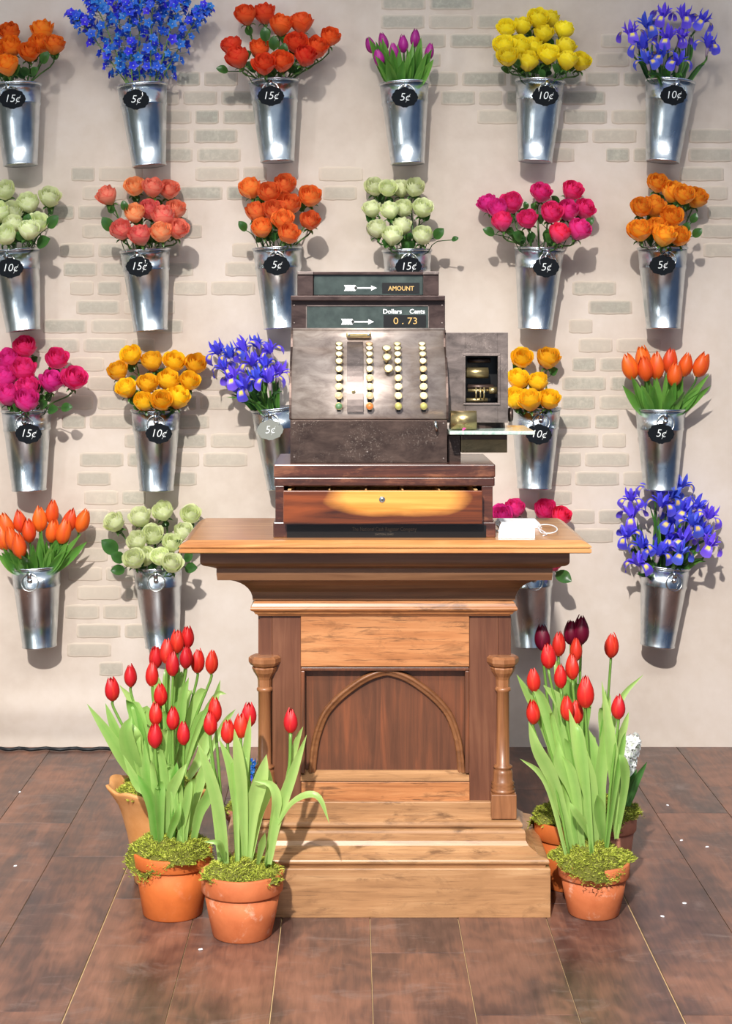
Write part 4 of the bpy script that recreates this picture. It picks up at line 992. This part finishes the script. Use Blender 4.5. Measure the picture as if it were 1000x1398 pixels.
rose_bunch(*S[1], [(13,46),(58,43),(74,63),(14,66),(40,73),(10,91),(-10,72),(55,62)], 'orange', 'orange', 'top-left bucket', 1, leaves=[(62,78,.034),(48,97,.03)], group='orange roses at top left')
rose_bunch(*S[3], [(336,22),(361,20),(384,36),(412,33),(451,52),(317,64),(325,80),(354,68),(361,90),(385,86),(405,61),(417,78),(432,67)], 'orangered', 'orange-red', 'top-row 15¢ bucket', 3, leaves=[(362,46,.035),(374,58,.035),(303,95,.03),(388,66,.028)], group='orange-red roses in the top row')
rose_bunch(*S[5], [(692,40),(713,37),(735,27),(751,28),(770,42),(743,48),(689,64),(709,64),(727,66),(694,79),(721,85),(749,76),(772,66),(775,84),(793,86)], 'yellow', 'bright yellow', 'top-row bucket', 5, r0=.035, leaves=[(690,95,.028),(730,92,.022)], group='bright yellow roses')
rose_bunch(*S[7], [(7,262),(39,279),(68,271),(16,291),(18,308),(52,306),(39,316),(8,323),(-3,292)], 'white', 'greenish-white', 'left-edge bucket', 7, leaves=[(73,302,.04),(60,330,.045),(38,299,.03)], group='greenish-white roses at the left edge')
rose_bunch(*S[8], [(147,269),(184,257),(209,258),(231,261),(184,293),(204,288),(240,288),(223,298),(166,316),(192,323),(220,319),(243,315)], 'coral', 'coral', 'second-row bucket', 8, leaves=[(146,305,.04),(170,280,.026)], group='coral roses')
rose_bunch(*S[9], [(342,259),(368,265),(389,254),(424,270),(350,291),(395,281),(358,313),(387,303),(424,303),(395,321),(375,290)], 'peach', 'bright orange', 'bucket behind the register top', 9, leaves=[(331,308,.03)], group='bright orange roses')
rose_bunch(*S[10], [(512,257),(530,259),(548,259),(566,258),(508,287),(533,289),(551,286),(577,286),(515,314),(549,310),(536,324),(577,323)], 'white', 'greenish-white', 'bucket above the register', 10, r0=.034, leaves=[(600,318,.035),(560,322,.022),(622,326,.018)], group='greenish-white roses above the register')
rose_bunch(*S[11], [(666,280),(680,287),(699,279),(739,265),(781,262),(686,304),(721,301),(753,292),(775,289),(798,287),(764,320),(791,315)], 'pink', 'hot pink', 'second-row bucket', 11, leaves=[(667,316,.032),(735,335,.045),(747,318,.028),(806,302,.026),(706,322,.035),(718,280,.02)], group='hot pink roses in the second row')
rose_bunch(*S[12], [(898,252),(919,264),(951,272),(934,268),(876,285),(893,284),(918,298),(874,317),(897,312),(907,324),(928,325)], 'golden', 'golden orange', 'right-hand second-row bucket', 12, leaves=[(953,317,.03),(948,297,.026),(937,310,.03),(866,324,.022)], group='golden orange roses')
rose_bunch(*S[13], [(34,476),(78,492),(13,495),(33,507),(70,523),(101,519),(5,519),(10,541),(39,532),(36,549)], 'pink', 'pink', 'left-edge third-row bucket', 13, r0=.042, leaves=[(60,552,.034),(73,559,.034),(92,556,.032),(14,556,.03)], group='pink roses at the left edge')
rose_bunch(*S[14], [(180,487),(208,495),(238,496),(267,499),(162,508),(173,532),(202,526),(230,521),(259,522),(197,550),(221,549),(242,545)], 'yelloworange', 'yellow and orange', 'third-row bucket', 14, leaves=[(186,556,.022)], group='yellow and orange roses left of the register')
rose_bunch(*S[16], [(713,491),(749,491),(708,520),(735,523),(704,546),(724,549),(750,547)], 'yelloworange', 'yellow', 'bucket right of the register', 16, group='yellow roses right of the register')
rose_bunch(*S[19], [(157,715),(192,708),(223,700),(261,704),(188,740),(209,732),(235,743),(251,728),(184,765),(200,762),(219,762),(235,771)], 'white', 'greenish-white', 'bottom-row bucket', 19, r0=.036, leaves=[(149,745,.05),(160,778,.036),(160,760,.04),(262,775,.036),(270,727,.032),(258,760,.03)], group='greenish-white roses left of the pedestal')
rose_bunch(*S[20], [(703,696),(686,706),(745,698),(766,706),(722,735),(752,768)], 'pink', 'pink', 'bucket behind the pedestal', 20, leaves=[(771,788,.045)], group='pink roses behind the pedestal')
tulip_bunch(*S[4], [(506,61),(518,79),(524,58),(538,72),(551,60),(567,52),(587,70)], purpletulip, 'purple', 'top-row bucket', 4, .0165, 'purple tulips', 4, lh=(-.15, .35))
tulip_bunch(*S[17], [(860,501),(878,490),(881,503),(897,500),(915,492),(922,510),(937,497),(958,498)], orangetulip, 'orange', 'third-row bucket', 17, .0245, 'orange tulips in the third row', 3)
tulip_bunch(*S[18], [(8,718),(3,735),(27,711),(16,736),(26,746),(39,724),(54,709),(71,699),(72,724),(95,711),(87,726),(113,711)], orangetulip, 'orange', 'bottom-left bucket', 18, .0235, 'orange tulips at bottom left', 3, lh=(.1, .6))
iris_bunch(*S[6], [(862,46),(878,62),(884,34),(906,20),(934,22),(959,28),(884,82),(904,74),(926,84),(930,50),(968,60),(912,52)], 'top-right bucket', 6, 'blue irises at top right')
iris_bunch(*S[15], [(298,480),(314,484),(333,476),(350,470),(369,478),(306,502),(318,516),(333,528),(350,517),(368,518),(381,508),(345,496),(362,498)], 'bucket beside the register', 15, 'blue irises beside the register', .030)
iris_bunch(*S[21], [(889,664),(862,680),(863,703),(857,730),(877,744),(872,768),(900,754),(904,688),(918,676),(931,662),(917,712),(936,696),(915,735),(934,737),(930,754),(953,690),(969,704),(960,728),(968,744),(946,714)], 'bottom-right bucket', 21, 'blue irises at bottom right', .032)
delph_bunch(*S[2], [(100,22,5.53),(125,2,5.50),(150,-20,5.55),(172,5,5.46),(190,-30,5.53),(212,-5,5.46),(232,-25,5.55),(250,0,5.50),(283,12,5.53),(282,78,5.50)][:9], 'top-row bucket', 2)

# ------------------------------------------------------------------ potted plants
def pot_prof(rt, rbm, h, rimh):
    k = lambda z: lerp(rbm, rt-.006, z/(h-rimh))
    return [(0, .001), (rbm-.003, 0), (rbm, .003), (k((h-rimh)*.5), (h-rimh)*.5), (rt-.007, h-rimh+.001), (rt-.018, h-rimh+.001), (rbm-.012, .012), (0, .012)]
def make_pot(px, Yc, rt, rbm, h, rimh, mat, label, name='potted_tulips', cat='potted plant', group=None):
    x = (px-HX)/F*Yc; t = thing(name, label, cat, (x, Yc, 0), group)
    m = MB(); m.lathe(pot_prof(rt, rbm, h, rimh), x, Yc, 0, 40); p = m.build('pot', mat, t, smooth=True)
    m = MB(); m.lathe([(rt-.012, h-rimh), (rt-.003, h-rimh), (rt-.0015, h-rimh+.002), (rt, h-.003), (rt-.002, h), (rt-.008, h), (rt-.011, h-.004), (rt-.013, h-rimh)], x, Yc, 0, 40); m.build('rim', mat, p, smooth=True)
    m = MB(); m.lathe([(0, h-.010), (rt-.0135, h-.012), (rt-.014, h-.03), (0, h-.03)], x, Yc, 0, 24); m.build('soil', soil, p, smooth=True)
    return t, Vector((x, Yc, h))
def moss(t, c, r, seed, n=1500, hh=.024, spill=.35, ragged=None):
    n = int(n*2.4); rr = random.Random(seed); m = MB(); v = []; f = []; cs = []; NR, NA = 12, 44
    def surf(a, u):
        k = 1+.10*math.sin(a*3+seed)+.06*math.sin(a*7+seed*2)
        ro = r*u*k; z = hh*(1-u**2.2)*(1+.3*math.sin(a*2+seed+u*5))-.004*u
        if u > .9: z -= spill*.05*(u-.9)*10*max(0, .4+.6*math.sin(a*2.0+seed*1.3))
        z += .011*noise.noise(Vector((math.cos(a)*u*4+seed, math.sin(a)*u*4, seed)))+.004*noise.noise(Vector((math.cos(a)*u*11+seed, math.sin(a)*u*11, seed)))
        return Vector((c.x+ro*math.cos(a), c.y+ro*math.sin(a), c.z+z))
    for i in range(NR):
        for k in range(NA): v.append(surf(2*PI*k/NA, i/(NR-1)*1.0)); cs.append((.1, 0, 0))
    for i in range(NR-1):
        for k in range(NA): f.append((i*NA+k, i*NA+(k+1) % NA, (i+1)*NA+(k+1) % NA, (i+1)*NA+k))
    m.add(v, f, cs)
    for q_ in range(n):
        a = rr.random()*2*PI; u = math.sqrt(rr.random())*1.03; p = surf(a, u); L = rr.uniform(.0025, .0065)
        d = Vector((rr.uniform(-1, 1)+math.cos(a)*u, rr.uniform(-1, 1)+math.sin(a)*u, rr.uniform(.1, 1.1))).normalized()
        e = Vector((rr.uniform(-1, 1), rr.uniform(-1, 1), rr.uniform(-1.2, .6)))
        s = d.cross(Vector((rr.uniform(-1, 1), rr.uniform(-1, 1), rr.uniform(-1, 1)))).normalized()*rr.uniform(.0006, .0013)
        p1 = p+d*L; p2 = p1+(d+e*.8).normalized()*L; tn = min(1, max(0, rr.gauss(.55, .25)+.15*noise.noise(p*40)))
        m.add([p-s, p+s, p1+s, p1-s, p2], [(0, 1, 2, 3), (3, 2, 4)], [(tn*.6, 0, 0)]*2+[(tn, 0, 0)]*3)
    o = m.build('moss', moss_mat, t); o['kind'] = 'stuff'; return o
def tulip_plant(t, c, blooms, seed, mats, Yoff, rr_=.016, spread=.5, extra=(), nl=2, lw=.034, prad=.07):
    """blooms: (px,py,dY[,mat]); every tulip gets stem > bloom, leaves"""
    rr = random.Random(seed); gy = c.z+.005
    for i, b in enumerate(blooms):
        Yb = c.y+b[2]; top = W(b[0], b[1], Yb); mt = mats[b[3]] if len(b) > 3 else mats[0]; s = b[4] if len(b) > 4 else 1
        gx = c.x+max(-prad, min(prad, (top.x-c.x)*spread)); g = Vector((gx+rr.uniform(-.008, .008), c.y+max(-.045, min(.045, b[2]*.5+rr.uniform(-.01, .01))), gy-.01))
        if len(b) > 5: g.x = W(b[5], 0, c.y).x
        out = Vector(((top.x-g.x)*1.0, rr.uniform(-.25, .05), 1)).normalized(); out = Vector((out.x*.9, out.y*.6, 1)).normalized()
        tip = top-out*rr_*s*1.75
        P = spline([g, g.lerp(tip, .5)+Vector(((g.x-tip.x)*.12, 0, 0)), tip-out*.02, tip], 10)
        m = MB(); m.tube(P, .0036, 7); st = m.build('stem', stem_mat, t, smooth=True)
        inst('bloom', tulip_me(mt, rr.randrange(3)), st, frame(tip-t.location, out, rr.random()*6, rr_*s*rr.uniform(1.0, 1.12)), {'d': 'dark purple-red bloom'}.get(b[3] if len(b) > 3 else ''))
        H = tip.z-g.z
        for l_ in range(nl):
            k = rr.uniform(.62, .93); sd = rr.choice((-1, 1)); off = rr.uniform(.004, .035)*sd
            a = g+Vector((rr.uniform(-.006, .006), rr.uniform(-.006, .006), .0)); axis = lambda u: P[min(9, int(u*9))]
            m1 = axis(.35)+Vector((off*.5, -.008-rr.random()*.012, 0)); m2 = axis(.62*k+.05)+Vector((off*.9, -.012-rr.random()*.015, 0))
            e = Vector((axis(k).x+off*1.3, axis(k).y-.008-rr.random()*.03, g.z+H*k))
            m = MB(); m.blade([a, m1, m2, e], lw*rr.uniform(.45, .85), (sd*rr.uniform(.0, .7), -1, .1), .20, n=12, m=4, tint=rr.uniform(.1, 1), wave=.035)
            m.build('leaf', tulip_leaf, st, smooth=True)
    for e in extra:
        pts, wpx, dy = e[0], e[1], e[2]
        Pw = [W(x, y, c.y+(dy*min(1, k*.6) if not isinstance(dy, (list, tuple)) else dy[k])) for k, (x, y) in enumerate(pts)]
        m = MB(); m.blade(Pw, wpx/F*c.y*.92, e[3] if len(e) > 3 else (.15, -1, .1), .2, e[4] if len(e) > 4 else None, n=14, m=4, tint=rr.uniform(.4, 1), wave=.02)
        m.build('leaf', tulip_leaf, t, smooth=True)
M_ = {'r': redtulip, 'd': darktulip, 0: redtulip}
# front terracotta pot, left
t3, c3 = make_pot(331, 3.893, .0965, .069, .150, .046, terra, 'weathered terracotta pot of red tulips against the left front of the plinth', group='terracotta pots of red tulips')
moss(t3, c3, .091, 3, 1800, .022, .25)
tulip_plant(t3, c3, [(294,970,.04),(287,987,.0),(311,998,-.02),(329,991,.02),(340,976,.04)], 31, M_, 0, .0155, .55, nl=1, lw=.03, extra=[
  ([(310,1180),(300,1110),(285,1055),(270,1013)], 18, -.03), ([(330,1180),(326,1110),(316,1050),(299,1008)], 18, -.03), ([(335,1180),(331,1090),(325,1030),(320,995)], 18, -.05),
  ([(338,1180),(345,1105),(357,1060),(364,1030)], 24, -.02), ([(338,1178),(334,1060),(338,1010),(342,976)], 13, .0), ([(352,1180),(358,1152),(362,1137)], 11, -.05),
  ([(363,1180),(373,1125),(378,1092),(370,1071),(347,1066)], 15, -.04), ([(307,1178),(303,1160),(297,1150),(279,1149)], 10, -.05), ([(340,1180),(352,1110),(365,1075),(368,1050)], 20, .03)])
def one_tulip(t, c, stem, leaves, bpt, s=1):
    P = spline([W(x, y, c.y+d) for x, y, d in stem], 14); m = MB(); m.tube(P, .0042, 7); st = m.build('stem', stem_mat, t, smooth=True)
    out = (P[-1]-P[-3]).normalized(); inst('bloom', tulip_me(redtulip, 0), st, frame(P[-1]-t.location, out, 1.0, .0165*s))
    for pts, wpx, fc in leaves:
        m = MB(); m.blade([W(x, y, c.y+d) for x, y, d in pts], wpx/F*c.y*.92, fc, .2, n=16, m=4, tint=.8); m.build('leaf', tulip_leaf, st, smooth=True)
one_tulip(t3, c3, [(364,1182,-.02),(383,1108,-.02),(395,1050,-.02),(397,1000,-.02)], [
  ([(368,1180,-.03),(378,1120,-.03),(400,1055,-.035),(419,1003,-.04)], 17, (.1, -1, .1)), ([(383,1110,-.01),(398,1040,.0),(406,1010,.0),(414,992,.0)], 10, (.1, -1, 0)),
  ([(380,1125,-.03),(398,1098,-.045),(420,1086,-.06),(437,1091,-.065),(450,1124,-.07)], 12, (-.1, -.7, .8))], None)
# middle pot, left
t2, c2 = make_pot(236, 4.035, .0955, .072, .152, .032, terra_orange, 'bright orange terracotta pot of red tulips standing in front of the scalloped pot', group='terracotta pots of red tulips')
moss(t2, c2+Vector((.0, 0, .004)), .100, 5, 2300, .030, .9)
tulip_plant(t2, c2, [(219,948,.02),(213,974,.0),(236,980,-.01),(212,1005,-.04),(251,1001,-.02)], 22, M_, 0, .0158, .8, nl=3, lw=.034, extra=[
  ([(212,1168),(207,1100),(200,1050),(197,1010)], 16, -.03), ([(225,1168),(212,1090),(188,1070),(168,1030)], 18, .01), ([(226,1168),(232,1090),(244,1060),(255,1042)], 16, -.05),
  ([(262,1160),(272,1110),(287,1080),(291,1035)], 17, -.03), ([(240,1170),(250,1120),(258,1080),(262,1065)], 13, -.04), ([(222,1170),(235,1130),(243,1110),(246,1095)], 12, -.06), ([(250,1165),(262,1100),(275,1060),(283,1030)], 18, .02)])
# scalloped pot behind
x = (222-HX)/F*4.275; ts = thing('potted_tulips', 'tan pot with scalloped rim and red tulips, rearmost of the three left pots', 'potted plant', (x, 4.275, 0), 'terracotta pots of red tulips')
def scal(a, r, z):
    k = max(0, (z-.19)/.06); return (r*(1+.035*k*math.cos(9*a)), .005*k*math.cos(9*a))
m = MB(); prof = [(0, .002), (.068, 0), (.072, .004), (.078, .06), (.090, .125), (.102, .17), (.112, .20), (.128, .225), (.140, .243), (.142, .250), (.136, .252), (.124, .236), (.106, .21), (.094, .17), (.08, .11), (.06, .02), (0, .02)]
m.lathe(prof, x, 4.275, 0, 88, wob=scal); m.build('pot', terra_tan, ts, smooth=True)
cs_ = Vector((x, 4.275, .238)); moss(ts, cs_, .116, 8, 2100, .034, 0)
tulip_plant(ts, cs_, [(153,941,-.03),(178,922,.0),(213,897,.03),(228,890,.0),(242,876,.04),(256,870,.06),(254,897,.0),(236,907,-.03),(270,903,.04),(289,904,.02),(208,921,-.02)], 41, M_, 0, .0165, .35, nl=2, lw=.038, prad=.07, extra=[
  ([(205,1085),(178,1050),(150,1005),(119,961)], 19, -.05), ([(205,1085),(178,1040),(155,990),(144,960)], 15, -.03), ([(212,1080),(185,1010),(180,960),(163,935)], 14, .0), ([(240,1080),(268,1010),(292,960),(301,928)], 13, .04),
  ([(210,1080),(183,1040),(172,1000),(180,978)], 24, -.07), ([(245,1080),(275,1030),(285,985),(300,965)], 18, .03), ([(225,1080),(243,1000),(250,950),(258,925)], 15, -.04), ([(262,1080),(290,1020),(308,985),(322,968)], 10, .05)])
# right group
tA, cA = make_pot(811, 4.035, .0870, .0615, .128, .036, terra, 'small terracotta pot of red tulips at the right front of the plinth', group='terracotta pots of red tulips')
moss(tA, cA+Vector((-.006, 0, .004)), .094, 13, 2200, .034, .5)
tulip_plant(tA, cA, [(729,928,.0,'r'),(728,972,-.03,'r'),(749,896,.02,'r'),(800,946,-.05,'r',1.22),(775,967,-.02,'r'),(787,972,.0,'r'),(766,923,.01,'r'),(845,965,-.04,'r'),(782,911,.04,'r')], 51, M_, 0, .0162, .35, nl=1, lw=.036, prad=.05, extra=[
  ([(783,1160),(757,1070),(733,1022),(722,985)], 20, -.05), ([(813,1158),(806,1085),(792,1030),(777,968)], 27, -.06), ([(805,1155),(782,1075),(764,1040),(763,1012)], 24, -.03), ([(824,1148),(820,1070),(826,1010),(834,948)], 19, -.03),
  ([(842,1145),(838,1060),(832,1000),(822,930)], 19, -.04), ([(843,1140),(853,1070),(851,1040),(845,1030)], 15, -.06), ([(840,1130),(846,1020),(853,990),(859,972)], 12, -.03), ([(790,1100),(765,1000),(765,960),(742,935)], 24, .02),
  ([(835,1060),(838,985),(852,948),(879,921)], 10, .02), ([(770,1080),(742,990),(722,950),(706,921)], 15, .02), ([(812,1158),(800,1130),(785,1108),(778,1095)], 12, -.07), ([(815,1150),(815,1060),(808,1020),(800,990)], 22, .0), ([(824,1150),(818,1105),(816,1085)], 18, -.06)])
tB, cB = make_pot(778, 4.235, .090, .064, .170, .045, terra_orange, 'shaded terracotta pot with red and dark tulips, behind the small right front pot', group='terracotta pots of red tulips')
moss(tB, cB+Vector((0, 0, .006)), .092, 17, 1700, .034, 1.0)
tulip_plant(tB, cB, [(741,871,.0,'d',1.05),(780,864,.03,'d'),(794,860,.02,'d',1.25),(763,880,.0,'r'),(787,886,-.03,'r')], 61, M_, 0, .0165, .5, nl=3, lw=.04)
tC, cC = make_pot(829, 4.40, .0785, .058, .135, .040, terra_pale, 'pale terracotta pot with white hyacinth, rearmost of the right pots', 'potted_hyacinth')
moss(tC, cC+Vector((.004, 0, .006)), .082, 19, 1700, .036, .7)
tulip_plant(tC, cC, [(835,882,-.02,'r',1.0,822)], 71, M_, 0, .0172, .5, nl=3, lw=.032)
# hyacinth
b0 = Vector((W(850, 0, 4.40).x, 4.38, cC.z)); b1 = W(862, 1010, 4.37); P = spline([b0, b0.lerp(b1, .5)+Vector((0, 0, .01)), b1], 10); m = MB(); m.tube(P, .006, 8); hs = m.build('hyacinth_stem', stem_mat, tC, smooth=True)
rh = random.Random(4)
for k in range(60):
    u = k/59; p = W(lerp(852, 866, u), lerp(1060, 1010, u), 4.375); a = k*2.4; d = Vector((math.cos(a), math.sin(a), rh.uniform(-.2, .4)+.5*(u > .85))).normalized()
    inst('floret', hy_me, tC, frame(p+d*.022*(1-.25*u)-tC.location, d, rh.random()*6, rh.uniform(.010, .014)))
for pts, wp in (([(846,1100),(845,1060),(850,1035)], 14), ([(856,1100),(866,1070),(884,1040)], 12), ([(850,1100),(858,1075),(870,1050)], 13), ([(840,1100),(838,1055),(848,1025)], 12)):
    m = MB(); m.blade([W(x_, y_, 4.35) for x_, y_ in pts], wp/F*4.4*1.2, (.2, -1, .1), .2, strap_w, n=9, tint=.6); m.build('leaf', rose_leaf, tC, smooth=True)

tD, cD = make_pot(338, 4.545, .060, .046, .110, .030, terra_pale, 'small pot with a blue hyacinth glimpsed behind the left column of the pedestal', 'potted_hyacinth')
moss(tD, cD, .058, 23, 700, .018, .2)
hb_me = hy_me.copy(); hb_me.materials.clear(); hb_me.materials.append(delph_mat)
m = MB(); p0 = W(340, 0, 4.545); p0.z = cD.z; p1 = W(342, 1040, 4.545); m.tube([p0, p1], .004, 6); m.build('hyacinth_stem', stem_mat, tD, smooth=True)
for k in range(22):
    p = p0.lerp(p1, .62+.38*k/21); a = k*2.4; d = Vector((math.cos(a), math.sin(a), .2)).normalized(); inst('floret', hb_me, tD, frame(p+d*.012-tD.location, d, k, .010))
for x0, x1, y1 in ((336, 328, 1052), (342, 352, 1038), (339, 333, 1062), (343, 358, 1060)):
    m = MB(); m.blade([Vector((W(x0, 0, 4.53).x, 4.53, cD.z)), W((x0+x1)/2-1, (y1+1130)/2, 4.525), W(x1, y1, 4.53)], .022, (0, -1, .1), .2, strap_w, n=8, tint=.5); m.build('leaf', rose_leaf, tD, smooth=True)
# ------------------------------------------------------------------ small things
mb = MB(); pts = [W(px, py, 5.62) for px, py in ((-60, 1024), (0, 1023), (40, 1024.5), (90, 1022.5), (140, 1024), (190, 1023.5), (230, 1024))]
mb.tube([Vector((p.x, 5.60+.012*math.sin(i*1.7), .0065)) for i, p in enumerate(spline(pts, 30))], .0055, 8)
tag(mb.build('cable', cable_mat, smooth=True, loc=(-1.1, 5.6, 0)), 'black cable lying on the floor along the foot of the backdrop at left', 'cable')
scr = [((931,1148), 'flake right of the pots, left of its larger neighbour'), ((966,1157), 'flake nearest the right edge of the floor'), ((935,1234), 'flake on the darkest plank right of the small pot'), ((905,1252), 'flake on the floor in front right of the small terracotta pot'), ((912,1100), 'flake farthest back on the right floor'), ((27,1082), 'flake farthest back on the left floor'), ((21,1183), 'flake on the left floor in line with the pots'), ((274,1297), 'flake in front of the two left front pots')]
for i, ((px, py), lb) in enumerate(scr):
    Y = CZ*F/(py-HY); c = W(px, py, Y); m = MB(); s = .0045
    m.lathe([(s*.6, 0), (s, .001), (s*.8, .003), (0, .0035)], c.x, c.y, 0.0002, 7, wob=lambda a, r, z: (r*(1+.3*math.sin(2*a+i)), 0))
    tag(m.build('paper_flake', paper, loc=(c.x, c.y, 0)), 'tiny pale '+lb, 'flake')
